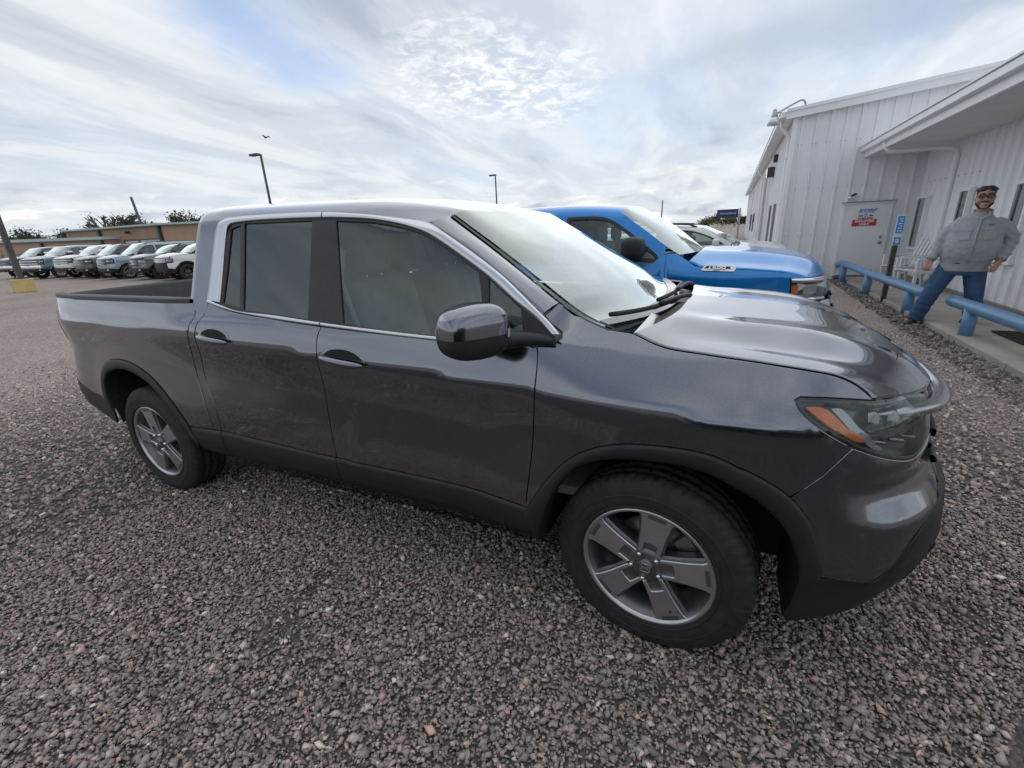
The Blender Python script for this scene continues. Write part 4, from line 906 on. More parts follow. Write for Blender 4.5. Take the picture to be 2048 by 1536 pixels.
# badge on the bonnet side
bz=lambda c,o: panel('bonnet_badge',A(*c),rbod,o[0],ramo,sp=.05,off=o[1],thick=.006)
badge=[(-.075,1.165),(-.035,1.205),(.205,1.195),(.225,1.175),(.205,1.150),(-.05,1.158)]
bz(badge,('chrome',.012)); bz([(-.045,1.178),(-.025,1.197),(.175,1.188),(.178,1.170)],('gloss_black',.0165))
pb=rbod(A(.06),A(1.176))[0]; tl_=rbod(A(.10),A(1.176))[0]-rbod(A(.02),A(1.176))[0]; ux=Vector(tl_).normalized(); nz=Vector((0,-1,.35)).normalized(); uy=nz.cross(ux).normalized()
Mb=Matrix(((ux.x,uy.x,nz.x,pb[0]),(ux.y,uy.y,nz.y,pb[1]),(ux.z,uy.z,nz.z,pb[2]),(0,0,0,1)))
text('badge_lettering','1500',.040,'chrome',ramo,Mb@Matrix.Translation((0,.003,.026)),.001,.001,sx=2.0); text('badge_lettering','4X4',.018,'ink_dark',ramo,Mb@Matrix.Translation((0,-.022,.022)),.001,.0,sx=1.8)
# chrome brows above and below the lamp, chrome bumper corner
for z0_,z1_ in ((1.085,1.055),(.915,.890)): strip('lamp_brow',A((.64,z0_),(1.15,z0_)),A((.64,z1_),(1.15,z1_)),rbod,'chrome',ramo,n=16,m=3,off=.010,mirror=True)
panel('lamp_reflector',A((.80,.95),(1.02,.95),(1.02,1.03),(.78,1.03)),rbod,'headlamp_grey',ramo,sp=.05,off=-.008,thick=.004,mirror=True)
panel('bumper_corner',A((1.02,.62),(1.42,.62),(1.42,.87),(1.06,.87)),rbod,'chrome',ramo,sp=.06,off=.012,thick=.03,mirror=True)
# ================================================================ ground and gravel
def gravelmat():
    m,t,b=newmat('gravel_ground'); nn=t.nodes; lk=t.links
    geo=nn.new('ShaderNodeNewGeometry')
    def vor(s):
        v=nn.new('ShaderNodeTexVoronoi'); v.inputs['Scale'].default_value=s; lk.new(geo.outputs['Position'],v.inputs['Vector']); return v
    def noi(s,d=6,r=.6):
        v=nn.new('ShaderNodeTexNoise'); v.inputs['Scale'].default_value=s; v.inputs['Detail'].default_value=d; v.inputs['Roughness'].default_value=r; lk.new(geo.outputs['Position'],v.inputs['Vector']); return v.outputs['Fac']
    def cr(f,pts,con=False):
        r=nn.new('ShaderNodeValToRGB'); r.color_ramp.interpolation='CONSTANT' if con else 'LINEAR'; e=r.color_ramp.elements
        while len(e)<len(pts): e.new(.5)
        for q,(p,c) in zip(e,pts): q.position=p; q.color=(*c,1)
        lk.new(f,r.inputs[0]); return r.outputs[0]
    def mx(f,a,c,mode='MIX'):
        n=nn.new('ShaderNodeMix'); n.data_type='RGBA'; n.blend_type=mode
        for i,v in ((0,f),(6,a),(7,c)):
            if isinstance(v,(int,float)): n.inputs[i].default_value=v
            elif isinstance(v,tuple): n.inputs[i].default_value=(*v,1)
            else: lk.new(v,n.inputs[i])
        return n.outputs[2]
    v1=vor(46.); s1=nn.new('ShaderNodeSeparateColor'); lk.new(v1.outputs['Color'],s1.inputs[0])
    pink=cr(s1.outputs[0],[(0,(.28,.23,.21)),(.25,(.41,.335,.30)),(.5,(.36,.31,.285)),(.72,(.48,.41,.365)),(.9,(.55,.50,.45)),(.96,(.24,.22,.21))],True)
    grey=cr(s1.outputs[1],[(0,(.07,.068,.068)),(.3,(.095,.091,.09)),(.55,(.125,.116,.112)),(.78,(.16,.138,.128)),(.92,(.20,.185,.175))],True)
    # where coarse grey stone was spread around the parked pickups
    sx=nn.new('ShaderNodeSeparateXYZ'); lk.new(geo.outputs['Position'],sx.inputs[0])
    def M(op,a,c=None):
        n=nn.new('ShaderNodeMath'); n.operation=op
        for i,v in enumerate((a,c)):
            if v is None: continue
            if isinstance(v,(int,float)): n.inputs[i].default_value=v
            else: lk.new(v,n.inputs[i])
        return n.outputs[0]
    ex=M('DIVIDE',M('ADD',sx.outputs[0],.8),5.6); ey=M('DIVIDE',M('ADD',sx.outputs[1],1.6),4.4)
    d=M('SQRT',M('ADD',M('MULTIPLY',ex,ex),M('MULTIPLY',ey,ey))); d=M('ADD',d,M('MULTIPLY',M('SUBTRACT',noi(.8,5),.5),.55))
    mr=nn.new('ShaderNodeMapRange'); mr.inputs[1].default_value=.80; mr.inputs[2].default_value=1.15; lk.new(d,mr.inputs[0])
    c=mx(mr.outputs[0],grey,pink)
    tracks=nn.new('ShaderNodeMapRange'); tracks.inputs[1].default_value=.42; tracks.inputs[2].default_value=.66; lk.new(noi(.35,4),tracks.inputs[0])
    c=mx(M('MULTIPLY',tracks.outputs[0],.35),c,(.17,.15,.145))
    sand=nn.new('ShaderNodeMapRange'); sand.inputs[1].default_value=.60; sand.inputs[2].default_value=.72; lk.new(noi(1.7,4),sand.inputs[0])
    c=mx(M('MULTIPLY',sand.outputs[0],.5),c,(.30,.25,.205))
    lk.new(c,b.inputs['Base Color']); b.inputs['Roughness'].default_value=.95; b.inputs['Specular IOR Level'].default_value=.2
    bp=nn.new('ShaderNodeBump'); bp.inputs['Strength'].default_value=.9; bp.inputs['Distance'].default_value=.02
    lk.new(v1.outputs['Distance'],bp.inputs['Height']); bp.invert=True; lk.new(bp.outputs[0],b.inputs['Normal'])
gravelmat()
tag(mesh('ground',[(-900,-900,0),(900,-900,0),(900,900,0),(-900,900,0)],[(0,1,2,3)],'gravel_ground'),None,None,kind='structure')
def stonemat(name):
    m,t,b=newmat(name); nn=t.nodes; at=nn.new('ShaderNodeAttribute'); at.attribute_name='stone'; 
    tcn=nn.new('ShaderNodeNewGeometry'); n=nn.new('ShaderNodeTexNoise'); n.inputs['Scale'].default_value=160; n.inputs['Detail'].default_value=3; t.links.new(tcn.outputs['Position'],n.inputs['Vector'])
    mr=nn.new('ShaderNodeMapRange'); mr.inputs[1].default_value=.3; mr.inputs[2].default_value=.7; mr.inputs[3].default_value=.78; mr.inputs[4].default_value=1.2; t.links.new(n.outputs['Fac'],mr.inputs[0])
    mx=nn.new('ShaderNodeVectorMath'); mx.operation='SCALE'; t.links.new(at.outputs['Color'],mx.inputs[0]); t.links.new(mr.outputs[0],mx.inputs['Scale'])
    t.links.new(mx.outputs[0],b.inputs['Base Color']); b.inputs['Roughness'].default_value=.88; b.inputs['Specular IOR Level'].default_value=.25
stonemat('stone')
_ph=(1+5**.5)/2
ICO_V=np.array([(-1,_ph,0),(1,_ph,0),(-1,-_ph,0),(1,-_ph,0),(0,-1,_ph),(0,1,_ph),(0,-1,-_ph),(0,1,-_ph),(_ph,0,-1),(_ph,0,1),(-_ph,0,-1),(-_ph,0,1)])/1.902
ICO_F=np.array([(0,11,5),(0,5,1),(0,1,7),(0,7,10),(0,10,11),(1,5,9),(5,11,4),(11,10,2),(10,7,6),(7,1,8),(3,9,4),(3,4,2),(3,2,6),(3,6,8),(3,8,9),(4,9,5),(2,4,11),(6,2,10),(8,6,7),(9,8,1)])
OCT_V=np.array([(1,.8,-.9),(-.8,1,-.9),(-1,-.8,-.9),(.8,-1,-.9),(.55,.75,1),(-.75,.55,.8),(-.55,-.75,1),(.75,-.55,.7)])/1.35
OCT_F=np.array([(0,4,5),(0,5,1),(1,5,6),(1,6,2),(2,6,7),(2,7,3),(3,7,4),(3,4,0),(4,7,6),(4,6,5)])
A_=lambda *p:np.array(p,float)
PAL=1.0*np.array([(.060,.062,.068),(.085,.085,.090),(.115,.112,.114),(.15,.145,.145),(.185,.165,.16),(.21,.155,.14),(.24,.19,.17),(.29,.26,.23),(.40,.385,.36),(.30,.20,.15)])
PAL=.35*PAL.mean(0)*A_(1.03,.99,.97)+.65*PAL; PAL=PAL*2.15*A_(1.05,.995,.965)
PALW=np.array([.15,.21,.21,.14,.09,.07,.05,.045,.018,.012])
OC6_V=np.array([(1,0,.1),(-.1,1,-.1),(-1,.1,.1),(.1,-1,0),(.2,.15,.95),(-.1,-.1,-.95)]); OC6_F=np.array([(0,1,4),(1,2,4),(2,3,4),(3,0,4),(1,0,5),(2,1,5),(3,2,5),(0,3,5)])
def stones(name,xy,size,pal,palw,hi,sink=.25,flat=.62):
    n=len(xy); V0,F0=(ICO_V,ICO_F) if hi is True else ((OC6_V,OC6_F) if hi==6 else (OCT_V,OCT_F)); k=len(V0)
    V=V0[None]+RNG.normal(0,.17,(n,k,3))
    sc=np.stack([RNG.uniform(.75,1.35,n),RNG.uniform(.65,1.0,n),RNG.uniform(flat*.7,flat*1.3,n)],1); V=V*sc[:,None]*(size*.5)[:,None,None]
    a=RNG.uniform(0,2*np.pi,n); ti=RNG.normal(0,.45,n); ca,sa,ct,s_=np.cos(a),np.sin(a),np.cos(ti),np.sin(ti)
    y=V[...,1]*ct[:,None]-V[...,2]*s_[:,None]; z=V[...,1]*s_[:,None]+V[...,2]*ct[:,None]; x=V[...,0]
    X=np.stack([x*ca[:,None]-y*sa[:,None]+xy[:,0,None],x*sa[:,None]+y*ca[:,None]+xy[:,1,None],z+(size*(.5*flat-sink*.4))[:,None]+RNG.uniform(0,.010,n)[:,None]],-1)
    F=(F0[None]+(np.arange(n)*k)[:,None,None]).reshape(-1,3)
    me=bpy.data.meshes.new(name); nv,nf=n*k,len(F)
    me.vertices.add(nv); me.vertices.foreach_set('co',X.reshape(-1).astype(np.float32)); me.loops.add(nf*3); me.loops.foreach_set('vertex_index',F.reshape(-1).astype(np.int32))
    me.polygons.add(nf); me.polygons.foreach_set('loop_start',np.arange(0,nf*3,3,dtype=np.int32)); me.polygons.foreach_set('loop_total',np.full(nf,3,np.int32)); me.update(calc_edges=True)
    ci=RNG.choice(len(pal),n,p=palw/palw.sum()); c=pal[ci]*RNG.uniform(.8,1.25,(n,1)); c4=np.c_[c,np.ones(n)]
    at=me.color_attributes.new('stone','FLOAT_COLOR','POINT'); at.data.foreach_set('color',np.repeat(c4,k,0).reshape(-1).astype(np.float32))
    me.materials.append(MAT['stone']); o=bpy.data.objects.new(name,me); COL.objects.link(o); return o
def vnoise(x,y,s,seed=0):
    r=np.random.default_rng(seed); g=r.random((64,64)); u=x*s; v=y*s; i=np.floor(u).astype(int); j=np.floor(v).astype(int); a=u-i; b=v-j; a=a*a*(3-2*a); b=b*b*(3-2*b)
    G=lambda p,q:g[p%64,q%64]; return (G(i,j)*(1-a)+G(i+1,j)*a)*(1-b)+(G(i,j+1)*(1-a)+G(i+1,j+1)*a)*b
def scatter(n,x0,x1,y0,y1,dfun):
    p=np.stack([RNG.uniform(x0,x1,n),RNG.uniform(y0,y1,n)],1); return p[RNG.random(n)<dfun(p[:,0],p[:,1])]
cx_,cy_=.164,-2.417
def seen(x,y):
    d=np.hypot(x-cx_,y-cy_); ang=(np.degrees(np.arctan2(x-cx_,y-cy_))); return (ang>-96)&(ang<32)&(d>.7)
def dn(x,y):
    d=np.hypot(x-cx_,y-cy_); under=(x>-4.1)&(x<.35)&(y>-.55)&(y<.95)
    sandp=vnoise(x,y,.8,3)*.6+vnoise(x,y,2.6,5)*.4
    k=np.where(sandp>.80,.45,1.)
    return np.where(seen(x,y)&~under,k,0)*np.clip((3.7-d)/.4,0,1)
def df(x,y):
    d=np.hypot(x-cx_,y-cy_); under=(x>-4.1)&(x<.9)&(y>-.6)&(y<.95)
    return np.where(seen(x,y)&~under,1,0)*np.clip((d-3.3)/.4,0,1)*np.clip((10.-d)/3.5,0,1)*np.where(vnoise(x,y,.8,3)*.6+vnoise(x,y,2.6,5)*.4>.70,.35,1)
pn=scatter(300000,-3.9,3.6,-2.5,1.4,dn); sz=np.clip(RNG.lognormal(math.log(.0150),.38,len(pn)),.008,.046)
gs=stones('gravel_stones',pn,sz,PAL,PALW,6); tag(gs,'loose crushed grey and reddish gravel around the grey pickup','gravel',kind='stuff')
pf=scatter(170000,-9.6,4.2,-3.2,5.6,df); pf=pf[(pf[:,0]<2.75)]; sz=np.clip(RNG.lognormal(math.log(.021),.34,len(pf)),.012,.05)
far=np.hypot((pf[:,0]+.8)/5.6,(pf[:,1]+1.6)/4.4)
PALP=1.7*np.array([(.17,.15,.145),(.25,.205,.185),(.30,.25,.225),(.35,.30,.265),(.42,.38,.34),(.13,.125,.125)])
mixf=RNG.random(len(pf))<np.clip((far-.78)/.4,0,1)
tag(stones('gravel_stones',pf[~mixf],sz[~mixf],PAL,PALW,False),'looser grey gravel farther out on the lot','gravel',kind='stuff')
tag(stones('gravel_stones',pf[mixf],sz[mixf]*.85,PALP,np.array([.18,.22,.22,.18,.08,.12]),False),'pinkish tan gravel on the open lot','gravel',kind='stuff')
# larger river stones in the strip beside the walk
def dr(x,y): return np.clip(1-np.abs(x-(2.72+.01*(y-5)))/.24,0,1)**.7
pr_=scatter(16000,2.2,3.02,2.6,12.2,dr); pr_=pr_[pr_[:,0]<2.86]; sz=np.clip(RNG.lognormal(math.log(.030),.40,len(pr_)),.016,.08)
tag(stones('river_stones',pr_,sz,np.array([(.15,.14,.14),(.22,.195,.18),(.28,.24,.21),(.34,.30,.265),(.40,.385,.36),(.12,.118,.12)]),np.array([.22,.24,.20,.12,.05,.17]),False),'tan and brown river stones along the walk','stones',kind='stuff')
# ================================================================ walk
pm('concrete',(.42,.375,.33),.9,var=.16,vscale=2.2,bump=.3,bscale=90,detail=9)
wk=empty('sidewalk',(0,0,0)); wk['kind']='structure'
for i in range(7):
    y0=12.28-i*1.42; o=box('slab',(3.51,y0-.71,.035),(1.30,1.405,.09),'concrete',wk,bev=.008)
# ================================================================ white metal buildings
pm('white_metal',(.83,.84,.86),.42,var=.06,vscale=1.3,bump=.02,bscale=6,detail=8)
wear('white_metal',(.42,.36,.29),3.,.45,.75,.55,(.12,.75))
pm('white_trim',(.84,.85,.86),.4,var=.05,vscale=3)
pm('soffit',(.70,.70,.70),.6,var=.05,vscale=2)
pm('door_white',(.80,.815,.84),.4,var=.04,vscale=2)
pm('bay_grey',(.22,.225,.23),.6)
pm('win_dark',(.02,.022,.024),.1,coat=.5); pm('win_pale',(.20,.23,.22),.15,coat=1.)
def ribbed(name,length,zt0,zt1,nrib,rw_,depth,base=0.,zb=0.):
    """one sheet of ribbed wall in x,z, ribs towards -y; top runs from zt0 to zt1"""
    pitch=length/nrib; xs=[];ys=[]
    for i in range(nrib):
        c=(i+.5)*pitch
        for x,y in ((c-rw_,0),(c-rw_*.62,-depth),(c+rw_*.62,-depth),(c+rw_,0),(c+pitch*.30,0),(c+pitch*.305,-.005),(c+pitch*.345,-.005),(c+pitch*.35,0)):
            xs.append(x); ys.append(y)
    xs=[0]+xs+[length]; ys=[0]+ys+[0]; xs=np.array(xs); ys=np.array(ys); o=np.argsort(xs,kind='stable'); xs=xs[o]; ys=ys[o]
    zt=zt0+(zt1-zt0)*xs/length; n=len(xs); V=np.vstack([np.stack([xs,ys,np.full(n,zb)],1),np.stack([xs,ys,zt],1)])
    return V,[(i,i+1,n+i+1,n+i) for i in range(n-1)]
wh=tag(empty('warehouse',(1.34,12.3,0)),'tall white ribbed metal warehouse with a marked door at the right','building')
slope=.095; zr0=4.0
nsh=6; L_=.915
for i in range(nsh):
    x0_=i*L_; V,F=ribbed('wall_panel',L_,zr0+slope*x0_,zr0+slope*(x0_+L_),3,.028,.032)
    o=mesh('wall_panel',V,F,'white_metal',wh); o.location=(x0_,0,0)
for i in range(nsh*3):
    for z_ in (1.15,2.30,3.35):
        for q in (-.045,.045): box('screw',((i+.5)*L_/3+q,-.004,z_),(.014,.012,.014),'bay_grey',wh)
# flank going back, facing -x
pan=None
for i in range(34):
    if pan is None:
        V,F=ribbed('wall_panel',1.22,3.98,3.98,3,.03,.03); M_=np.array(V); V=np.stack([M_[:,1],1.22-M_[:,0],M_[:,2]],1); pan=mesh('wall_panel',V,F,'white_metal',wh); o=pan
    else: o=pan.copy(); COL.objects.link(o); o.parent=wh
    o.location=(0,.03+i*1.22,0)
yb=.03+34*1.22
box('corner_trim',(-.012,-.014,2.0),(.11,.11,4.0),'white_trim',wh,bev=.006)
# roof, rake trim and gutter
prism('roof',[(-.22,zr0+.03),(9,zr0+.03+slope*9.2),(9,zr0+.15+slope*9.2),(-.22,zr0+.15)],-.16,yb,'white_trim',wh,axis=1)
prism('rake_trim',[(-.24,zr0-.06),(6.0,zr0-.06+slope*6.24),(6.0,zr0+.10+slope*6.24),(-.24,zr0+.10)],-.20,-.165,'white_trim',wh,axis=1)
prism('rake_trim',[(-.24,zr0+.10),(6.0,zr0+.10+slope*6.24),(6.0,zr0+.17+slope*6.24),(-.24,zr0+.17)],-.235,-.17,'white_metal',wh,axis=1)
box('gutter',(-.30,yb/2-.1,zr0+.06),(.13,yb+.1,.14),'white_trim',wh,bev=.015)
box('gutter_lip',(-.37,yb/2-.1,zr0+.135),(.03,yb+.1,.03),'white_metal',wh)
for yy_ in (.30,13.,26.): tube('downspout',spl(A((-.30,yy_,zr0),(-.28,yy_,zr0-.15),(-.08,yy_,zr0-.42),(-.07,yy_,zr0-.6),(-.07,yy_,2),(-.07,yy_,.15)),26),.05,'white_trim',wh,n=8)
for zz_ in (3.1,2.0,1.0): box('pipe_clip',(-.07,.30,zz_),(.13,.13,.035),'white_trim',wh)
# bay recess with dark heater vent, small windows, far lamp
box('bay_opening',(-.02,8.3,1.72),(.10,2.6,3.44),'bay_grey',wh); box('bay_trim',(-.05,6.92,1.78),(.14,.16,3.56),'white_trim',wh); box('bay_trim',(-.05,9.68,1.78),(.14,.16,3.56),'white_trim',wh); box('bay_trim',(-.05,8.3,3.52),(.14,2.9,.16),'white_trim',wh)
box('wall_vent',(-.14,5.6,3.2),(.24,.55,.34),'win_dark',wh,bev=.02); box('wall_lamp_box',(-.09,4.5,3.55),(.14,.26,.24),'trim_black',wh,bev=.03)
for yy_ in (19.5,24.5): 
    box('window',(-.06,yy_,1.45),(.08,.85,1.1),'win_dark',wh); box('window_trim',(-.05,yy_,2.03),(.11,1.0,.07),'white_trim',wh)
box('meter_box',(-.12,13.6,1.1),(.2,.4,.7),'white_trim',wh,bev=.02)
for yy_ in (2.6,4.6): box('window_trim',(-.05,yy_,1.3),(.07,.05,1.5),'bay_grey',wh)
# employee door
dx0,dx1,dzt=2.71-1.34,3.60-1.34,1.86
box('door',((dx0+dx1)/2,-.045,(dzt+.10)/2+.02),(dx1-dx0,.05,dzt-.10),'door_white',wh,bev=.004)
for x_ in (dx0-.03,dx1+.03): box('door_frame',(x_,-.03,(dzt+.08)/2),(.055,.10,dzt+.02),'white_trim',wh)
box('door_frame',((dx0+dx1)/2,-.04,dzt+.015),(dx1-dx0+.16,.12,.045),'white_trim',wh); box('drip_cap',((dx0+dx1)/2,-.07,dzt+.045),(dx1-dx0+.2,.14,.02),'bay_grey',wh); box('threshold',((dx0+dx1)/2,-.08,.092),(dx1-dx0+.1,.16,.03),'steel',wh)
for z_,r_ in ((1.06,.034),(.93,.045)): lathe('door_knob',[(0,-.11 if z_<1 else -.09),(r_*.7,-.105 if z_<1 else -.088),(r_,-.085),(r_*.8,-.072),(r_*1.05,-.068)],'steel',wh,n=16,loc=(dx1-.07,0,z_))
# door sign
pm('sign_white',(.78,.79,.80),.4); pm('sign_blue',(.03,.19,.52),.4); pm('sign_red',(.55,.025,.045),.4); pm('ink',(.02,.02,.022),.5); pm('sign_cyan',(.02,.33,.72),.4)
def face_y(x,y,z): return Matrix.Translation((x,y,z))@Matrix.Rotation(R_(90),4,'X')
sxc=(dx0+dx1)/2-.005; szc=1.52; sw_,sh_=.50,.42
sg_=tag(empty('door_sign',(1.34+sxc,12.3-.072,szc)),'white, blue and red company sign reading EMPLOYEES ONLY on the door','sign')
box('board',(0,-.004,.10),(.48,.006,.26),'sign_white',sg_); box('red_panel',(-.01,-.005,-.11),(.50,.008,.155),'sign_red',sg_,bev=.003)
text('lettering','KORF',.105,'sign_blue',sg_,face_y(.01,-.0095,.175),.001,.004,shear=.35,sx=1.35)
tube('swoosh',[(-.16,-.009,.118),(0,-.0095,.122),(.17,-.009,.128)],.003,'sign_blue',sg_,n=5)
text('lettering','STERLING',.058,'ink',sg_,face_y(0,-.0095,-.005),.001,.002,sx=1.25)
for q in (-1,1): prism('emblem',[(q*.06,.043),(q*.15,.043),(q*.15,.072),(q*.06,.072)] if q<0 else [(.07+.045*math.cos(t)+.04,.058+.017*math.sin(t)) for t in np.linspace(0,6.1,14)],-.0095,-.007,'ink',sg_,axis=1)
for (ex,ez) in ((0,.088),(-.022,.05),(.022,.05)): prism('emblem',[(ex-.022,ez-.014),(ex+.022,ez-.014),(ex,ez+.022)],-.0095,-.007,'sign_red',sg_,axis=1)
text('lettering','EMPLOYEES',.075,'sign_white',sg_,face_y(-.01,-.0105,-.075),.001,.003,sx=1.02); text('lettering','ONLY',.075,'sign_white',sg_,face_y(-.01,-.0105,-.145),.001,.003,sx=1.02)
# gooseneck lamp at the corner
gl=tag(empty('gooseneck_lamp',(1.34,12.3,0)),'gooseneck lamp on a bent pipe above the warehouse corner','lamp')
tube('lamp_pipe',spl(A((.14,.05,4.15),(.15,.05,4.30),(.08,.04,4.37),(-.12,.03,4.30),(-.44,.0,4.14)),26),.022,'steel',gl,n=8)
lathe('lamp_head',[(0,.20),(.045,.20),(.05,.10),(.08,.07),(.075,0)],'steel',gl,n=16,axis=2,loc=(-.50,0,4.03)); lathe('lamp_shade',[(.075,.02),(.13,-.02),(.15,-.15),(.14,-.15),(.115,-.03),(.0,0)],'lamp_white',gl,n=18,axis=2,loc=(-.50,0,4.03))
sl_=tag(empty('security_light',(1.34+1.45,12.3,2.02)),'small white and black security light above the door','lamp'); box('housing',(0,-.08,0),(.14,.14,.05),'white_trim',sl_,bev=.02); box('lens_head',(.02,-.13,.06),(.12,.10,.05),'trim_black',sl_,bev=.02,rot=Matrix.Rotation(R_(-25),3,'Y'))
# ---------------------------------------------------------------- office wing
of=tag(empty('office_wing',(4.15,12.3,0)),'low white ribbed office wing with a deep overhanging eave at the right','building')
pan=None
for i in range(11):
    if pan is None:
        V,F=ribbed('wall_panel',.915,2.92,2.92,3,.062,.035,zb=.14); M_=np.array(V); V=np.stack([M_[:,1],-M_[:,0],M_[:,2]],1); F=[t[::-1] for t in F]; pan=mesh('wall_panel',V,[t[::-1] for t in F],'white_metal',of); o=pan
    else: o=pan.copy(); COL.objects.link(o); o.parent=of
    o.location=(0,-.005-i*.915,0)
yl=-10.0
box('soffit',(-.60,yl/2,2.94),(1.24,-yl,.03),'soffit',of); box('fascia',(-1.235,yl/2,3.03),(.04,-yl,.22),'white_trim',of); box('gutter',(-1.30,yl/2,3.10),(.10,-yl,.11),'white_trim',of,bev=.012); box('drip_edge',(-1.29,yl/2,3.175),(.16,-yl,.025),'white_metal',of)
prism('roof',[(-1.33,3.19),(3,3.19+.35),(3,3.10+.35),(-1.33,3.16)],yl,-.03,'white_metal',of,axis=1)
tube('downspout',spl(A((-1.28,-1.85,3.02),(-1.22,-1.85,2.86),(-1.05,-1.85,2.83),(-.20,-1.92,2.80),(-.09,-1.93,2.74),(-.085,-1.94,2.5),(-.085,-1.94,1.2),(-.085,-1.94,.22),(-.14,-1.94,.15)),40),.045,'white_trim',of,n=8)
for i,(ya,yb_,za,zb_) in enumerate(((-.25,-.80,.80,1.93),(-2.55,-2.95,.80,1.97),(-4.6,-5.0,.8,1.97))):
    w=box('window',(-.045,(ya+yb_)/2,(za+zb_)/2),(.05,abs(ya-yb_)-.10,zb_-za-.08),'win_pale',of); 
    for y_ in (ya,yb_): box('window_frame',(-.055,y_,(za+zb_)/2),(.08,.055,zb_-za),'white_trim',of)
    for z_ in (za,zb_): box('window_frame',(-.058,(ya+yb_)/2,z_),(.09,abs(ya-yb_)+.10,.06),'white_trim',of)
    box('window_frame',(-.052,ya-.08,(za+zb_)/2),(.06,.05,zb_-za-.1),'win_dark',of)
for k in range(9): box('screw',(-.040,-.6-k*.305,2.25+.0*k),(.012,.018,.018),'bay_grey',of)
prism('foundation',[(-.03,-.0),(.2,0),(.2,.16),(-.03,.16)],yl,-.03,'concrete',of,axis=1)
box('base_trim',(-.05,yl/2,.15),(.05,-yl,.03),'bay_grey',of)
# ================================================================ pipe rails, sign post, chairs
pm('rail_blue',(.115,.255,.44),.38,var=.16,vscale=9,bump=.08,bscale=30,rvar=.1); pm('wood_post',(.065,.07,.055),.85,var=.4,vscale=14,bump=.4,bscale=40)
pm('chair_white',(.74,.75,.76),.5,var=.04,vscale=5)
wear('rail_blue',(.16,.075,.04),11.,.66,.70,.9)
wear('concrete',(.26,.235,.21),1.3,.55,.75,.6)
def rail(label,x0,y0,x1,y1,posts,hz_=.435,r=.075,bend=False):
    o=tag(empty('pipe_rail',(x0,y0,0)),label,'barrier','blue pipe rails along the walk')
    p=[(x0,y0,hz_),(x1,y1,hz_)]
    if bend: p=[(x0,y0+.35,hz_-.10),(x0,y0,hz_),(x0+(x1-x0)*.5,y0+(y1-y0)*.5,hz_),(x1,y1,hz_)]
    p=spl(A(*p),30)-A(x0,y0,0); rr=np.full(30,r); rr[-1]=r*.75; rr[0]=r*.75
    e=p[-1]-p[-2]; e/=np.linalg.norm(e); p2=np.vstack([p,p[-1]+e*.03]); rr=np.r_[rr[:-1],r,r*.55]
    tube('rail',p2,rr,'rail_blue',o,n=20)
    for (px_,py_) in posts: tube('post',[(px_-x0,py_-y0,-.05),(px_-x0,py_-y0,hz_)],r*.98,'rail_blue',o,n=20)
    return o
rail('long blue pipe rail on posts in front of the white chairs',2.76,12.0,2.90,6.42,[(2.765,11.5),(2.82,9.36),(2.90,7.05)],bend=True)
rail('blue pipe rail on a post to the right of the standing man',3.10,1.2,2.985,5.72,[(3.0,5.15),(3.08,2.2)])
po=tag(empty('sign_post',(2.87,8.29,0)),'dark wooden post with a narrow blue and white sign in front of the rail','sign post')
po.rotation_euler=(0,0,0)
box('post',(0,0,.58),(.075,.075,1.16),'wood_post',po,bev=.006); box('sign_plate',(0,-.045,1.31),(.125,.012,.52),'sign_white',po,bev=.003)
box('sign_field',(0,-.0535,1.405),(.10,.005,.29),'sign_cyan',po); box('sign_field',(0,-.0535,1.125),(.10,.005,.13),'sign_cyan',po); 

for z_,w_ in ((1.505,.05),(1.465,.03),(1.425,.055),(1.385,.03),(1.345,.05),(1.30,.06)): box('sign_mark',(.012 if w_<.04 else 0,-.0575,z_),(w_,.003,.018),'sign_white',po)
box('sign_mark',(0,-.0575,1.125),(.05,.003,.07),'sign_white',po); box('sign_mark',(0,-.0590,1.125),(.03,.003,.012),'sign_cyan',po)
def chair(label,x,y,rz):
    o=tag(empty('garden_chair',(x,y,.082),rz),label,'chair','white slatted chairs on the walk')
    M_='chair_white'
    for k in range(5): box('back_slat',(-.20+k*.10,.30+.0,.72),(.062,.022,.62),M_,o,rot=None)
    for c in [q for q in o.children if q.name.startswith('back_slat')]:
        c.data.transform(Matrix.Translation((0,.26,.42))@Matrix.Rotation(R_(-20),4,'X')@Matrix.Translation((0,-.30,-.42)))
    for z_ in (.46,1.0):
        b=box('back_rail',(0,.315,z_),(.50,.03,.05),M_,o); b.data.transform(Matrix.Translation((0,.26,.42))@Matrix.Rotation(R_(-20),4,'X')@Matrix.Translation((0,-.30,-.42)))
    for k in range(6): box('seat_slat',(0,-.24+k*.09,.40-.012*k),(.50,.075,.02),M_,o,rot=None)
    for s in (-1,1):
        box('arm',(s*.285,.02,.62),(.085,.60,.022),M_,o,bev=.005); box('leg',(s*.27,-.25,.31),(.04,.05,.62),M_,o); box('leg',(s*.27,.28,.31),(.04,.05,.64),M_,o,rot=Matrix.Rotation(R_(12),3,'X')); box('seat_rail',(s*.255,0,.37),(.03,.60,.05),M_,o)
    return o
chair('white slatted chair nearer the marked door',3.72,10.75,R_(-68)); chair('white slatted chair nearer the downspout',3.72,9.75,R_(-68))
rm=tag(empty('rubber_mat',(3.62,5.05,.081)),'black ribbed rubber mat lying on the walk','mat'); box('mat',(0,0,.012),(.55,.75,.024),'rubber',rm,bev=.008)
for k in range(6): box('rib',(0,-.30+k*.12,.027),(.5,.03,.008),'rubber',rm)
sv=tag(empty('snow_shovel',(3.90,4.75,.08)),'red handled tool leaning by the office wall','tool'); tube('handle',[(-.05,.35,.22),(.14,-.10,.60)],.016,'sign_red',sv,n=8); box('blade',(-.08,.42,.12),(.30,.04,.24),'white_trim',sv,bev=.01)
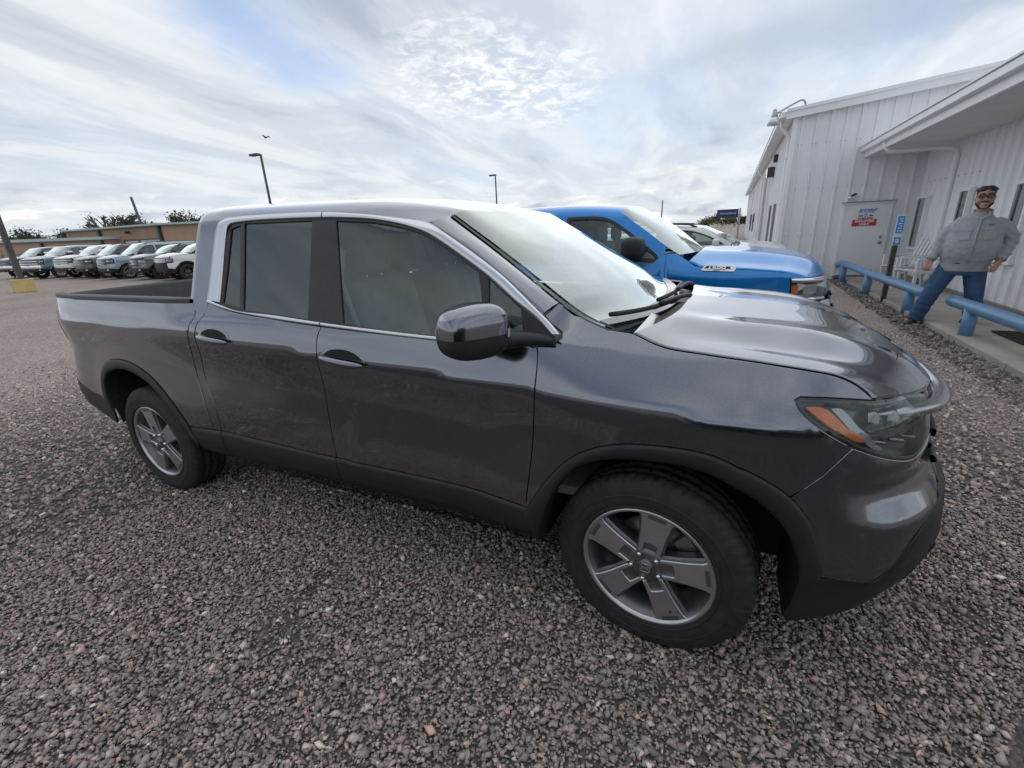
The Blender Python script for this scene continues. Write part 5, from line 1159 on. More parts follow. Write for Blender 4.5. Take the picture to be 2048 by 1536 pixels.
# ================================================================ lamp posts, sign, mast
pm('pole_brown',(.085,.08,.075),.6,var=.15,vscale=3); pm('block_yellow',(.60,.46,.20),.85,var=.14,vscale=3,bump=.3,bscale=25,detail=8)
lp=tag(empty('lamp_post',(-27.7,6.65,0)),'brown lamp post standing on a yellow concrete block','lamp post')
prism('base_block',[(-.36,-.28),(.28,-.36),(.36,.28),(-.28,.36)],0,.56,'block_yellow',lp,axis=2,bev=.02); box('pole',(0,0,4.8),(.19,.19,8.5),'pole_brown',lp,bev=.01); box('base_plate',(0,0,.575),(.4,.4,.03),'pole_brown',lp)
for a_ in (-1,1):
    for b_ in (-1,1): tube('bolt',[(.15*a_,.15*b_,.57),(.15*a_,.15*b_,.70)],.02,'steel',lp,n=6)
box('lamp_head',(0,-.5,9.0),(.35,.8,.14),'pole_brown',lp,bev=.03); box('handhole_box',(.13,.0,1.9),(.1,.12,.3),'pole_brown',lp)
for (lab,x,y,h,dx_) in (('thin lamp post rising behind the grey pickup cab','-33.4','24.4','8.05',(-.75,-.35)),('distant thin lamp post above the windscreen of the grey pickup','-26.6','51.0','8.15',(-.7,.1))):
    o=tag(empty('lamp_post',(float(x),float(y),0)),lab,'lamp post','far lamp posts'); h=float(h)
    tube('pole',[(0,0,0),(0,0,h)],[.11,.085],'pole_brown',o,n=8); box('lamp_head',(dx_[0]*.55,dx_[1]*.55,h-.03),(.85,.42,.16),'pole_brown',o,bev=.03)
o=tag(empty('radio_mast',(-13.2,98,0)),'thin distant mast above the blue pickup windscreen','mast'); tube('mast',[(0,0,0),(.1,0,6.1)],[.16,.11],'pole_brown',o,n=6)
o=tag(empty('utility_pole',(-107,52.6,0)),'leaning utility pole with small pegs behind the tan building','utility pole'); tube('pole',[(1.2,0,0),(-.6,0,11.2)],[.28,.22],'pole_brown',o,n=7)
for k in range(6): box('peg',(-.2-.06*k,0,6.5+k*.8),(.9,.12,.1),'pole_brown',o)
bs=tag(empty('service_sign',(.45,44,0)),'dark blue PARTS & SERVICE sign on a grey post','sign'); pm('sign_navy',(.012,.03,.11),.35)
box('post',(.12,0,1.3),(.14,.14,2.65),'steel',bs); box('board',(-.85,0,2.24),(1.72,.14,.68),'sign_navy',bs,bev=.02); text('lettering','PARTS & SERVICE',.205,'sign_white',bs,face_y(-.82,-.082,2.24),.002,.0,sx=.85)
# ================================================================ tan metal buildings far left
pm('tan_wall',(.40,.27,.175),.7,var=.08,vscale=.4); pm('tan_dark',(.36,.245,.165),.7,var=.08,vscale=.5); pm('green_trim',(.035,.075,.062),.5); pm('pale_roof',(.45,.50,.49),.5,var=.06,vscale=.3); pm('roller',(.55,.55,.55),.6)
tb=tag(empty('low_tan_building',(-130,41,0)),'low tan metal building with a pale roof edge at far left','building')
prism('wall',[(-40,0),(33.5,0),(33.5,3.30),(-40,4.35)],0,14,'tan_wall',tb,axis=1); 
prism('roof_edge',[(-40,4.35),(33.9,3.28),(33.9,3.75),(-40,4.95)],-.5,14,'pale_roof',tb,axis=1); prism('eave_strip',[(-40,4.05),(33.8,3.02),(33.8,3.30),(-40,4.36)],-.3,-.02,'green_trim',tb,axis=1)  # pale roof edge with a dark green strip below it
for x_ in (11.5,33.0): box('downspout',(x_,-.25,1.6),(.55,.4,3.4),'green_trim',tb)
for x_ in (-22,-8): box('door',(x_,-.05,1.2),(1.4,.1,2.4),'tan_dark',tb)
tb2=tag(empty('tall_tan_building',(-72,43.2,0)),'taller tan metal building with green trim behind the parked row','building')
prism('wall',[(-42,0),(6,0),(6,4.75),(-11,5.05),(-42,5.2)],0,7,'tan_dark',tb2,axis=1)
box('wall_bay',(-2.6,-.06,2.4),(17.0,.12,4.75),'tan_wall',tb2)
prism('roof_edge',[(-42.5,5.15),(-11,4.98),(6.4,4.62),(6.4,4.88),(-11,5.28),(-42.5,5.42)],-.6,7,'pale_roof',tb2,axis=1); prism('eave_trim',[(-42.3,5.02),(-11,4.86),(6.2,4.48),(6.2,4.63),(-11,5.0),(-42.3,5.16)],-.62,-.15,'green_trim',tb2,axis=1)
for x_ in (-11.6,-29.8): box('downspout',(x_,-.3,2.4),(.5,.4,5.0),'green_trim',tb2)
for x0_,x1_ in ((-22.5,-18.6),(-17.9,-12.0)):
    box('roller_door',((x0_+x1_)/2,-.08,1.45),(x1_-x0_,.12,2.9),'roller',tb2); box('door_trim',((x0_+x1_)/2,-.12,2.95),(x1_-x0_+.6,.2,.18),'green_trim',tb2); box('door_trim',(x0_-.2,-.12,1.5),(.3,.2,3.0),'green_trim',tb2)
for x_ in (-20.5,4.0): box('flood_lamp',(x_,-.5,4.2),(.5,.6,.4),'trim_black',tb2)
pm('fence_rust',(.22,.115,.085),.7)
fe=tag(empty('pipe_fence',(-100,31,0)),'rusty pipe fence in front of the low tan building','fence')
for z_ in (.5,1.0,1.5): tube('fence_rail',[(-30,0,z_),(24,0,z_)],.06,'fence_rust',fe,n=6)
for k in range(19): tube('fence_post',[(-30+k*3,0,0),(-30+k*3,0,1.6)],.08,'fence_rust',fe,n=6)
# ================================================================ trees
pm('bark',(.10,.085,.07),.9,var=.3,vscale=6); 
def leafmat(name,c):
    m,t,b=newmat(name); oi=t.nodes.new('ShaderNodeNewGeometry'); n=t.nodes.new('ShaderNodeTexNoise'); n.inputs['Scale'].default_value=.9; n.inputs['Detail'].default_value=4; t.links.new(oi.outputs['Position'],n.inputs['Vector'])
    r=t.nodes.new('ShaderNodeValToRGB'); e=r.color_ramp.elements; e[0].position=.35; e[1].position=.68; e[0].color=(*[x*.55 for x in c],1); e[1].color=(*[min(1,x*1.5) for x in c],1); t.links.new(n.outputs['Fac'],r.inputs[0]); t.links.new(r.outputs[0],b.inputs['Base Color']); b.inputs['Roughness'].default_value=.7
leafmat('leaf_dark',(.050,.062,.030)); leafmat('leaf_olive',(.105,.095,.045)); leafmat('leaf_grey',(.075,.072,.050))
def tree(label,x,y,h,rad,mat,nleaf=2600,ls=.22,bare=False,seed=0,group='trees on the horizon',name='tree',trunkh=.32,sq=.62):
    r=np.random.default_rng(seed); o=tag(empty(name,(x,y,0)),label,'tree',group); V=[];F=[]
    def seg(p,q,a,b,n=5):
        d=q-p; d/=np.linalg.norm(d); u=np.cross(d,[.3,.9,.2]); u/=np.linalg.norm(u); w=np.cross(d,u); s=len(V); th=np.linspace(0,2*np.pi,n,endpoint=False)
        for c,rr in ((p,a),(q,b)):
            for t_ in th: V.append(c+rr*(np.cos(t_)*u+np.sin(t_)*w))
        for i in range(n): F.append((s+i,s+(i+1)%n,s+n+(i+1)%n,s+n+i))
    tips=[]
    def grow(p,d,l,a,lev):
        q=p+d*l; seg(p,q,a,a*.68); tips.append((q,lev))
        if lev==0: return
        for _ in range(r.integers(2,4)+(1 if bare else 0)):
            nd_=d+r.normal(0,.55,3); nd_[2]=abs(nd_[2])*.7+.12; nd_/=np.linalg.norm(nd_); grow(q,nd_,l*r.uniform(.6,.82),a*.62,lev-1)
    lev=4 if bare else 3
    for k in range(3 if bare else 1): grow(np.array([k*.5-.5 if bare else 0,0,0.]),np.array([r.normal(0,.15),r.normal(0,.15),1.]),h*trunkh,h*(.045 if bare else .03),lev)
    mesh('trunk',V,F,'bark',o)
    tp=np.array([t_[0] for t_ in tips if t_[1]<=1]); 
    if not len(tp): tp=np.array([[0,0,h*.6]])
    cl=np.vstack([tp]*1)
    nc=26; c0=r.normal(0,1,(nc,3)); c0/=np.linalg.norm(c0,axis=1)[:,None]; c0*=r.uniform(.25,1,(nc,1))**.5; c0=c0*[rad,rad,h*sq*.5]+[0,0,h*(1-sq*.55)]; c0[:,2]=np.maximum(c0[:,2],h*.22)
    if bare: c0=tp[r.choice(len(tp),min(len(tp),60),replace=False)]
    P_=c0[r.integers(0,len(c0),nleaf)]+r.normal(0,1,(nleaf,3))*(rad*.19 if not bare else .35)
    P_=P_[P_[:,2]>h*.12]; n=len(P_); d1=r.normal(0,1,(n,3)); d1/=np.linalg.norm(d1,axis=1)[:,None]; d2=np.cross(d1,r.normal(0,1,(n,3))); d2/=np.linalg.norm(d2,axis=1)[:,None]
    s_=(ls*r.uniform(.6,1.4,n))[:,None]; LV=np.stack([P_-d1*s_,P_+d2*s_*.5,P_+d1*s_,P_-d2*s_*.5],1).reshape(-1,3); LF=np.arange(n*4).reshape(n,4)
    mesh('crown',LV,LF,mat,o); return o
tree('dark green tree beyond the low tan building, leftmost',-142,47.8,5.7,4.0,'leaf_dark',4200,.26,seed=1); tree('smaller dark tree beside the tan roof, second from the left',-131,51,5.7,3.2,'leaf_dark',3200,.24,seed=2)
tree('nearly bare grey tree with thin branches behind the tan roof',-119,53.5,13.0,5.0,'leaf_grey',500,.15,bare=True,seed=5,trunkh=.25); tree('bare thin tree just right of the larger bare tree',-109,53.5,10.5,4.0,'leaf_grey',350,.15,bare=True,seed=9,trunkh=.24)
tree('dark evergreen tree behind the tall tan building',-95,55,7.3,3.9,'leaf_dark',4500,.24,seed=4)
for i,(x,y,h,rd,mt,lab) in enumerate(((-6.5,150,2.6,2.6,'leaf_olive','olive tree left of the blue service sign'),(-2.8,146,3.4,2.6,'leaf_olive','tallest olive tree below the blue service sign'),(.6,152,3.0,2.4,'leaf_olive','olive tree under the right end of the service sign'),(3.4,150,2.4,1.6,'leaf_dark','small dark tree beside the service sign post'))):
    tree(lab,x,y,h,rd,mt,1500,.20,seed=20+i,group='tree line on the right')
for i,(x,lab) in enumerate(((-62,'dark far tree seen through the rear glass of the blue pickup'),(-50,'dark far tree seen through the middle of the blue pickup cab'),(-40,'dark far tree seen through the front window of the blue pickup'))): tree(lab,x,165,3.6,5.5,'leaf_dark',1400,.35,seed=40+i,group='far tree belt')
# ================================================================ bird
bi=tag(empty('bird',(-31.0,23.2,8.75)),'small bird flying above the left lamp post','bird'); pm('bird_dark',(.07,.065,.06),.8)
th=np.linspace(0,2*np.pi,8,endpoint=False); xs=np.linspace(-.17,.17,9); rb=.045*np.sqrt(np.clip(1-(xs/.18)**2,.02,1))
Gb=np.stack([np.stack([np.full(8,x_),r_*np.cos(th),r_*np.sin(th)],1) for x_,r_ in zip(xs,rb)]); 
body_o=grid('body',Gb,'bird_dark',bi,closev=True)[0]
for s in (-1,1):
    mesh('wing',[(.07,0,.02),(-.06,0,.02),(-.10,s*.22,.13),(.03,s*.24,.14),(-.14,s*.44,.04),(-.07,s*.42,.06),(0,s*.1,.055),(-.02,s*.1,.0)],[(0,6,3),(0,1,6),(1,2,6),(6,2,3),(3,2,4),(3,4,5),(0,3,7),(1,7,2),(7,3,2)],'bird_dark',bi)
# ================================================================ row of vehicles across the lot
carpaint('paint_steelblue',(.17,.23,.29),metal=.6,rough=.35,dirt=.1); carpaint('paint_white',(.66,.67,.67),metal=.0,rough=.35,dirt=.1); carpaint('paint_charcoal',(.10,.095,.095),metal=.6,rough=.35,dirt=.1)
carpaint('paint_paleblue',(.30,.37,.43),metal=.5,rough=.35,dirt=.1); carpaint('paint_sage',(.17,.195,.19),metal=.5,rough=.35,dirt=.1); carpaint('paint_black',(.012,.012,.014),metal=.2,rough=.3,dirt=.1); carpaint('paint_navy',(.03,.035,.06),metal=.5,rough=.3,dirt=.1)
def truck_spec(s=1.,**k):
    d=dict(W=1.0,H=1.98,zb=1.32,zc=1.20,ax=0.,wb=3.7,nose=1.02,tail=-4.95,sill=.55,ra=.50,rw=.42,xd=-.55,wrap=.40,nf=4.0,roll=1.2,bump=.03,res=1.7,
      ZF=[.3,.5,.8,1.0,1.15,1.25,1.32],XF=[.95,1.02,1.04,1.02,1.0,.95,.9],top=A((-6.1,1.33),(-5,1.33),(-2.6,1.32),(-.5,1.31),(-.3,1.30),(.3,1.28),(.8,1.24),(1.1,1.21)),cuts=[-2.75,-1.65,-.55],
      hx=.72,hl0=.66,hlz=(.92,1.21),fz0=.66,grille=(.84,1.20),grs=.62,nbar=2,hood=A((-.32,1.30),(.0,1.29),(.4,1.27),(.72,1.235)),hmid=((-.22,1.40),(.2,1.40),(.6,1.37),(.9,1.30),(1.0,1.22)),hpw=3.,npw=4.,bulge=[(.55,.12,.02)],
      wt=A((-1.05,1.86),(-.85,1.70),(-.66,1.55),(-.52,1.44)),wcr=(-.40,-.88,1.37),wbx=(-.26,1.40),cb=-2.95,xt=-1.05,w0=.95,rt=.85,
      wins=[cat(spl(A((-1.60,1.83),(-1.25,1.83),(-1.05,1.75),(-.75,1.50),(-.62,1.36)),step=.08),A((-1.60,1.35))),cat(A((-2.70,1.80),(-2.62,1.83),(-1.72,1.83),(-1.72,1.35),(-2.70,1.37)))],tints=['glass_clear','glass_privacy'],
      bed=True,mir=(-.80,1.48),mirs=(.16,.26,.30),zr1=.75,tl=(1.0,1.28),bumpmat='chrome',rimmat='chrome',fog=True,flare=0,handlemat='chrome')
    d.update(k); return d
def suv_spec(**k):
    d=dict(W=1.0,H=1.92,zb=1.24,zc=1.10,ax=0.,wb=3.1,nose=.98,tail=-4.15,sill=.48,ra=.46,rw=.40,xd=-.50,wrap=.55,nf=3.2,roll=1.4,bump=.03,res=1.7,
      ZF=[.3,.5,.8,1.0,1.1,1.2],XF=[.90,.97,.98,.96,.93,.87],top=A((-5.4,1.25),(-4.2,1.25),(-.5,1.235),(-.3,1.22),(.3,1.19),(.75,1.14),(1.1,1.11)),cuts=[-2.55,-1.55,-.50],
      hx=.62,hl0=.50,hlz=(.88,1.10),fz0=.62,grille=(.76,1.10),grs=.70,nbar=2,hood=A((-.28,1.22),(.0,1.205),(.4,1.175),(.62,1.145)),hmid=((-.16,1.31),(.2,1.31),(.55,1.28),(.82,1.22),(.94,1.12)),hpw=3.,npw=3.,bulge=[(.6,.12,.015)],
      wt=A((-.98,1.78),(-.78,1.62),(-.58,1.46),(-.44,1.35)),wcr=(-.32,-.87,1.29),wbx=(-.18,1.31),cb=-3.85,xt=-.98,w0=.95,rt=.84,cbA=.28,lean=.16,rdrop=.03,
      wins=[cat(spl(A((-1.50,1.74),(-1.15,1.74),(-.98,1.66),(-.70,1.42),(-.60,1.28)),step=.08),A((-1.50,1.27))),cat(A((-2.52,1.74),(-1.62,1.74),(-1.62,1.27),(-2.45,1.28))),cat(A((-3.72,1.70),(-2.62,1.74),(-2.56,1.28),(-3.80,1.30)))],tints=['glass_clear','glass_privacy','glass_privacy'],
      mir=(-.72,1.34),mirs=(.14,.22,.17),rails=True,bumpmat='cladding',handles=True,rimmat='satin_chrome',flare=0,tl=(.95,1.3))
    d.update(k); return d
RZ=R_(-82); LOTG='vehicles parked in a row across the lot'
def lot(i): # left front wheel of each stands on one line
    return A(*i)
def place(wx,wy,W=.87,rz=RZ): 
    n=A(math.cos(rz),math.sin(rz)); rgt=A(n[1],-n[0]); c=A(wx,wy)+W*rgt; return (c[0],c[1],0)
pm('rim_black',(.03,.03,.032),.4,.3)
veh('pickup_truck','blue-grey heavy pickup with a chrome bumper, beside the lamp post','pickup truck',LOTG,place(-39.1,12.3,rz=R_(-80)),R_(-80),truck_spec(mirtop='chrome',flare=.06,flaremat='paint_steelblue',framemat='trim_black'),'paint_steelblue')
veh('pickup_truck','white pickup with a tan lower bumper in the parked row','pickup truck',LOTG,place(-36.0,12.6,rz=R_(-88)),R_(-88),truck_spec(H=1.93,hlz=(.96,1.18),grille=(.86,1.17),bumpmat='paint_white',mirtop='chrome',hlmat='gloss_black'),'paint_white','block_tan' if 'block_tan' in MAT else 'cladding')
veh('suv','dark charcoal SUV partly hidden between the white pickup and the pale blue SUV','SUV',LOTG,place(-33.4,12.3,rz=R_(-94)),R_(-94),suv_spec(hlmat='gloss_black',bumpmat='paint_charcoal',barmat='gloss_black',nbar=1),'paint_charcoal')
veh('suv','large pale blue SUV with black grille in the parked row','SUV',LOTG,place(-30.4,12.0,rz=R_(-99)),R_(-99),suv_spec(bumpmat='paint_paleblue',rails=True,nbar=1,barmat='dark_chrome',wb=3.3,tail=-4.4,cb=-4.05),'paint_paleblue')
veh('suv','grey-green SUV with black wheels, second from the right in the row','SUV',LOTG,place(-27.0,11.85,rz=R_(-103)),R_(-103),suv_spec(H=1.76,hlz=(.86,1.03),grille=(.70,1.03),flare=.07,rimmat='rim_black',rimdark='rim_black',bumpmat='paint_sage',hlmat='headlamp_grey',barmat='gloss_black'),'paint_sage')
veh('suv','white compact SUV with black roof, nearest of the row by the grey cab','SUV',LOTG,place(-24.2,11.6,rz=R_(-103)),R_(-103),suv_spec(H=1.76,W=.95,hlz=(.88,1.06),grille=(.86,1.07),flare=.07,rimmat='rim_black',rimdark='rim_black',bumpmat='cladding',roofmat='gloss_black',grs=.55,fog=False,amber=True),'paint_white')
veh('pickup_truck','dark navy pickup at the left edge behind the lamp post','pickup truck',LOTG,place(-43.3,12.4,rz=R_(-84)),R_(-84),truck_spec(bumpmat='chrome',barmat='gloss_black'),'paint_navy')
veh('pickup_truck','white pickup mostly hidden behind the lamp post','pickup truck',LOTG,(-49.5,21.,0),RZ+R_(30),truck_spec(H=1.95),'paint_white')
# two white cars beyond the blue pickup
veh('car','low white car between the blue pickup and the white SUV','car',None,(-.02,6.05,0),0,suv_spec(H=1.47,zb=1.02,zc=.90,W=.90,ax=.15,wb=2.75,nose=1.05,tail=-3.55,sill=.36,ra=.38,rw=.34,xd=-.35,top=A((-4.9,1.03),(-3.6,1.03),(-.4,1.02),(-.2,1.01),(.3,.98),(.8,.92),(1.1,.88)),cuts=[-2.1,-1.25,-.33],hx=.70,hl0=.58,hlz=(.70,.86),fz0=.52,grille=(.58,.84),
  ZF=[.3,.5,.7,.85,.95,1.02],XF=[.98,1.04,1.05,1.02,.97,.90],hood=A((-.12,1.0),(.2,.985),(.5,.955),(.70,.93)),hmid=((0,1.09),(.35,1.07),(.7,1.02),(.9,.96),(.99,.88)),wt=A((-.75,1.36),(-.5,1.24),(-.28,1.12),(-.12,1.06)),wcr=(.02,-.80,1.055),wbx=(.12,1.07),cb=-2.6,xt=-.75,w0=.86,rt=.80,cbA=.5,lean=.3,
  wins=[cat(spl(A((-1.25,1.33),(-.95,1.33),(-.75,1.29),(-.4,1.13),(-.28,1.06)),step=.06),A((-1.25,1.05))),cat(A((-2.2,1.24),(-1.95,1.32),(-1.33,1.33),(-1.33,1.05),(-2.25,1.06)))],tints=['glass_clear','glass_privacy'],mir=(-.45,1.10),mirs=(.12,.20,.13),mirmat='paint_white',rails=False,bumpmat='paint_white'),'paint_white')
veh('suv','white SUV with black roof rails parked next to the warehouse','SUV',None,(0.0,8.85,0),0,suv_spec(H=1.585,zb=1.12,zc=1.0,W=.93,ax=.35,wb=2.7,nose=1.28,tail=-3.2,sill=.42,ra=.40,rw=.36,xd=-.05,top=A((-4.6,1.13),(-3.3,1.13),(-.1,1.12),(.1,1.11),(.6,1.08),(1.0,1.03),(1.3,1.0)),cuts=[-1.85,-.95,-.05],hx=.95,hl0=.82,hlz=(.78,.96),fz0=.58,grille=(.64,.94),
  ZF=[.3,.5,.75,.9,1.0,1.1],XF=[1.2,1.27,1.28,1.26,1.2,1.12],hood=A((.18,1.11),(.5,1.09),(.8,1.06),(.95,1.04)),hmid=((.30,1.19),(.6,1.18),(.95,1.14),(1.15,1.08),(1.24,1.0)),wt=A((-.42,1.48),(-.2,1.37),(.02,1.26),(.16,1.19)),wcr=(.28,-.82,1.16),wbx=(.38,1.175),cb=-2.75,xt=-.42,w0=.88,rt=.83,cbA=.3,lean=.2,
  wins=[cat(spl(A((-.95,1.45),(-.65,1.45),(-.45,1.40),(-.12,1.24),(.02,1.16)),step=.06),A((-.95,1.15))),cat(A((-1.85,1.44),(-1.03,1.45),(-1.03,1.15),(-1.80,1.16))),cat(A((-2.6,1.38),(-1.95,1.43),(-1.90,1.16),(-2.65,1.18)))],tints=['glass_clear','glass_privacy','glass_privacy'],mir=(-.12,1.20),mirs=(.13,.21,.15),mirmat='paint_white',bumpmat='paint_white'),'paint_white')

veh('suv','black SUV parked behind the camera, seen only reflected in the grey pickup','SUV',None,(.9,-5.35,0),math.pi,suv_spec(rails=False,bumpmat='paint_black'),'paint_black')
# ================================================================ standing man
pm('skin',(.40,.235,.165),.55,var=.10,vscale=18); pm('hair',(.012,.010,.009),.55,bump=.6,bscale=90); pm('jeans',(.040,.095,.185),.85,var=.30,vscale=7,bump=.5,bscale=45,detail=8); pm('shirt',(.36,.37,.39),.85,var=.10,vscale=9,bump=.9,bscale=16,detail=8)
pm('boot',(.085,.055,.035),.6,var=.3,vscale=20); pm('logo_violet',(.16,.13,.45),.6); pm('glasses_dark',(.11,.075,.06),.35); pm('teeth',(.7,.68,.64),.4)
def ell(path,ra,rb,n=20,fw=None):
    """sections of half-widths ra (sideways) and rb (front-back) along a path -> closed loft"""
    p=np.asarray(path,float); k=len(p); t=np.gradient(p,axis=0); t/=np.linalg.norm(t,axis=1)[:,None]; th=np.linspace(0,2*np.pi,n,endpoint=False); V=[];F=[]
    for i in range(k):
        f=np.array([0,1.,0]) if fw is None else np.array(fw,float); s=np.cross(f,t[i]); s/=np.linalg.norm(s)+1e-9; g=np.cross(t[i],s)
        V+=list(p[i]+ra[i]*np.cos(th)[:,None]*s+rb[i]*np.sin(th)[:,None]*g)
    for i in range(k-1):
        for j in range(n): F.append((i*n+j,i*n+(j+1)%n,(i+1)*n+(j+1)%n,(i+1)*n+j))
    F+=[tuple(range(n))[::-1],tuple(range((k-1)*n,k*n))]
    return np.array(V),F
def fuse(name,parts,mat,parent,voxel=.012,smooth=3):
    V=[];F=[];b=0
    for v,f in parts:
        V.append(v); F+=[tuple(i+b for i in q) for q in f]; b+=len(v)
    me=bpy.data.meshes.new('tmp'); me.from_pydata(np.vstack(V).tolist(),[],F); me.update(); o=bpy.data.objects.new('tmp',me); COL.objects.link(o)
    bm=bmesh.new(); bm.from_mesh(me); bmesh.ops.recalc_face_normals(bm,faces=bm.faces); bm.to_mesh(me); bm.free()
    m=o.modifiers.new('r','REMESH'); m.mode='VOXEL'; m.voxel_size=voxel; m=o.modifiers.new('s','SMOOTH'); m.iterations=smooth; m.factor=.5
    bpy.context.view_layer.update(); e=bpy.data.meshes.new_from_object(o.evaluated_get(bpy.context.evaluated_depsgraph_get())); bpy.data.objects.remove(o); bpy.data.meshes.remove(me)
    e.name=name; e.materials.clear(); e.materials.append(MAT[mat]); e.polygons.foreach_set('use_smooth',[True]*len(e.polygons))
    ob=bpy.data.objects.new(name,e); COL.objects.link(ob); ob.parent=parent; return ob
man=tag(empty('person',(3.0,6.15,0.0),R_(-16)),'man in a grey work shirt, blue jeans and glasses standing between the pipe rails','person')
def ip(path,n): return spl(A(*path),n)
def limb(path,rad,n=16,flat=1.,k=10):
    p=ip(path,k); r=np.interp(np.linspace(0,1,k),np.linspace(0,1,len(rad)),rad); return ell(p,r,r*flat,n)
# legs (his right foot forward on the gravel, left on the walk)
Lr=[(.02,.02,.90),(-.06,-.01,.68),(-.13,-.05,.46),(-.19,-.02,.25),(-.235,-.01,.08)]; Ll=[(.25,.02,.90),(.29,.01,.68),(.325,-.01,.48),(.345,.03,.28),(.36,.05,.16)]
torso=ell(ip([(.135,.01,.84),(.14,.0,.93),(.16,-.045,1.06),(.17,-.045,1.18),(.165,-.02,1.32),(.17,.0,1.43),(.185,.01,1.50),(.195,.015,1.56)],16),np.interp(np.linspace(0,1,16),np.linspace(0,1,8),[.235,.255,.285,.29,.28,.275,.235,.085]),np.interp(np.linspace(0,1,16),np.linspace(0,1,8),[.16,.175,.205,.205,.18,.155,.13,.08]),24)
armR=[(.03,.015,1.425),(-.075,.02,1.36),(-.145,.02,1.22),(-.175,-.02,1.08),(-.21,-.06,.96)]; armL=[(.33,.015,1.43),(.435,.03,1.37),(.535,.05,1.23),(.515,.0,1.08),(.475,-.08,.96)]
# head with face
hc=A(.175,-.02,1.735)
def headm():
    n=26; th=np.linspace(0,2*np.pi,n,endpoint=False); z=np.linspace(-.135,.135,20); V=[];F=[]
    for zz_ in z:
        q=max(0,1-(zz_/.138)**2)**.5; wx=.088*q**.75*(1.0 if zz_>-.05 else 1.02); wy=.105*q**.7
        fwd=-.012*max(0,-zz_/.13)
        for t_ in th: V.append((hc[0]+wx*np.cos(t_),hc[1]+fwd+wy*np.sin(t_),hc[2]+zz_))
    for i in range(19):
        for j in range(n): F.append((i*n+j,i*n+(j+1)%n,(i+1)*n+(j+1)%n,(i+1)*n+j))
    F+=[tuple(range(n))[::-1],tuple(range(19*n,20*n))]
    return np.array(V),F
def ball(c,r,n=12):
    c=np.asarray(c,float); r=np.asarray(r,float)*np.ones(3); th=np.linspace(0,2*np.pi,n,endpoint=False); V=[];F=[]
    zs=np.linspace(-.98,.98,9)
    for zz_ in zs:
        q=(1-zz_**2)**.5
        for t_ in th: V.append(c+r*A(q*np.cos(t_),q*np.sin(t_),zz_))
    for i in range(8):
        for j in range(n): F.append((i*n+j,i*n+(j+1)%n,(i+1)*n+(j+1)%n,(i+1)*n+j))
    F+=[tuple(range(n))[::-1],tuple(range(8*n,9*n))]; return np.array(V),F
nose=ell(A((.175,-.122,1.765),(.175,-.138,1.735),(.175,-.146,1.715),(.175,-.130,1.700)),[.010,.014,.019,.012],[.010,.013,.015,.010],10)
parts=[headm(),nose,ball((.175,-.105,1.63),(.045,.03,.03)),ball((.125,-.095,1.70),(.034,.03,.028)),ball((.225,-.095,1.70),(.034,.03,.028)),ball((.085,-.01,1.73),(.012,.022,.034)),ball((.265,-.01,1.73),(.012,.022,.034)),
  ell(ip([(.185,.012,1.50),(.182,.005,1.57),(.178,-.005,1.65)],6),[.078,.070,.068,.066,.064,.062],[.078,.072,.070,.068,.066,.064],16),
  ell(ip([(.135,.01,.86),(.16,-.03,1.08),(.165,-.01,1.32),(.185,.01,1.50)],8),[.19,.21,.22,.22,.20,.18,.14,.07],[.13,.16,.17,.16,.14,.12,.10,.07],18),
  limb(Lr,[.095,.085,.07,.058,.05]),limb(Ll,[.095,.085,.07,.058,.05]),limb([(.03,.01,1.45)]+armR[1:],[.05,.05,.047,.042,.032]),limb([(.33,.01,1.45)]+armL[1:],[.05,.05,.047,.042,.032])]
def hand(w,palm,fing,th_):
    """palm loft plus four fingers and a thumb as short bent chains"""
    o=[ell(ip([w,tuple((A(*w)+A(*palm))/2),palm],6),[.030,.036,.042,.044,.042,.038],[.022,.022,.021,.020,.018,.016],12,fw=(1,0,0) if False else None)]
    for f_ in fing+[th_]: o.append(limb(f_,[.0105,.0100,.0095,.008],10,1.,8))
    return o
# his right hand hangs half curled
w=(-.215,-.075,.95); parts+=hand(w,(-.232,-.095,.875),[[(-.262+.019*i,-.10-.004*i,.875),(-.268+.018*i,-.115-.004*i,.845-.004*i*(2-i)),(-.262+.017*i,-.118,.815),(-.250+.016*i,-.105,.795+.004*abs(i-1))] for i in range(4)],[(-.205,-.105,.915),(-.188,-.13,.885),(-.188,-.142,.855),(-.195,-.142,.835)])
# his left hand rests at the hip, fingers down over the pocket
w=(.475,-.085,.95); parts+=hand(w,(.440,-.135,.885),[[(.468-.022*i,-.142-.004*i,.885),(.462-.023*i,-.158-.004*i,.850-.005*i),(.448-.022*i,-.162-.003*i,.818-.004*i*(2-i)),(.436-.020*i,-.156,.795)] for i in range(4)],[(.425,-.125,.925),(.395,-.150,.905),(.372,-.160,.880),(.362,-.158,.858)])
fuse('body',parts,'skin',man,.0085,2)
# clothes
shirt=fuse('shirt',[torso,limb(armR,[.078,.080,.072,.064,.054],18),limb(armL,[.080,.084,.076,.066,.054],18),ell(A((.14,-.0,.80),(.14,-.005,.90),(.15,-.02,1.0)),[.255,.258,.28],[.175,.18,.20],24)],'shirt',man,.0125,4)
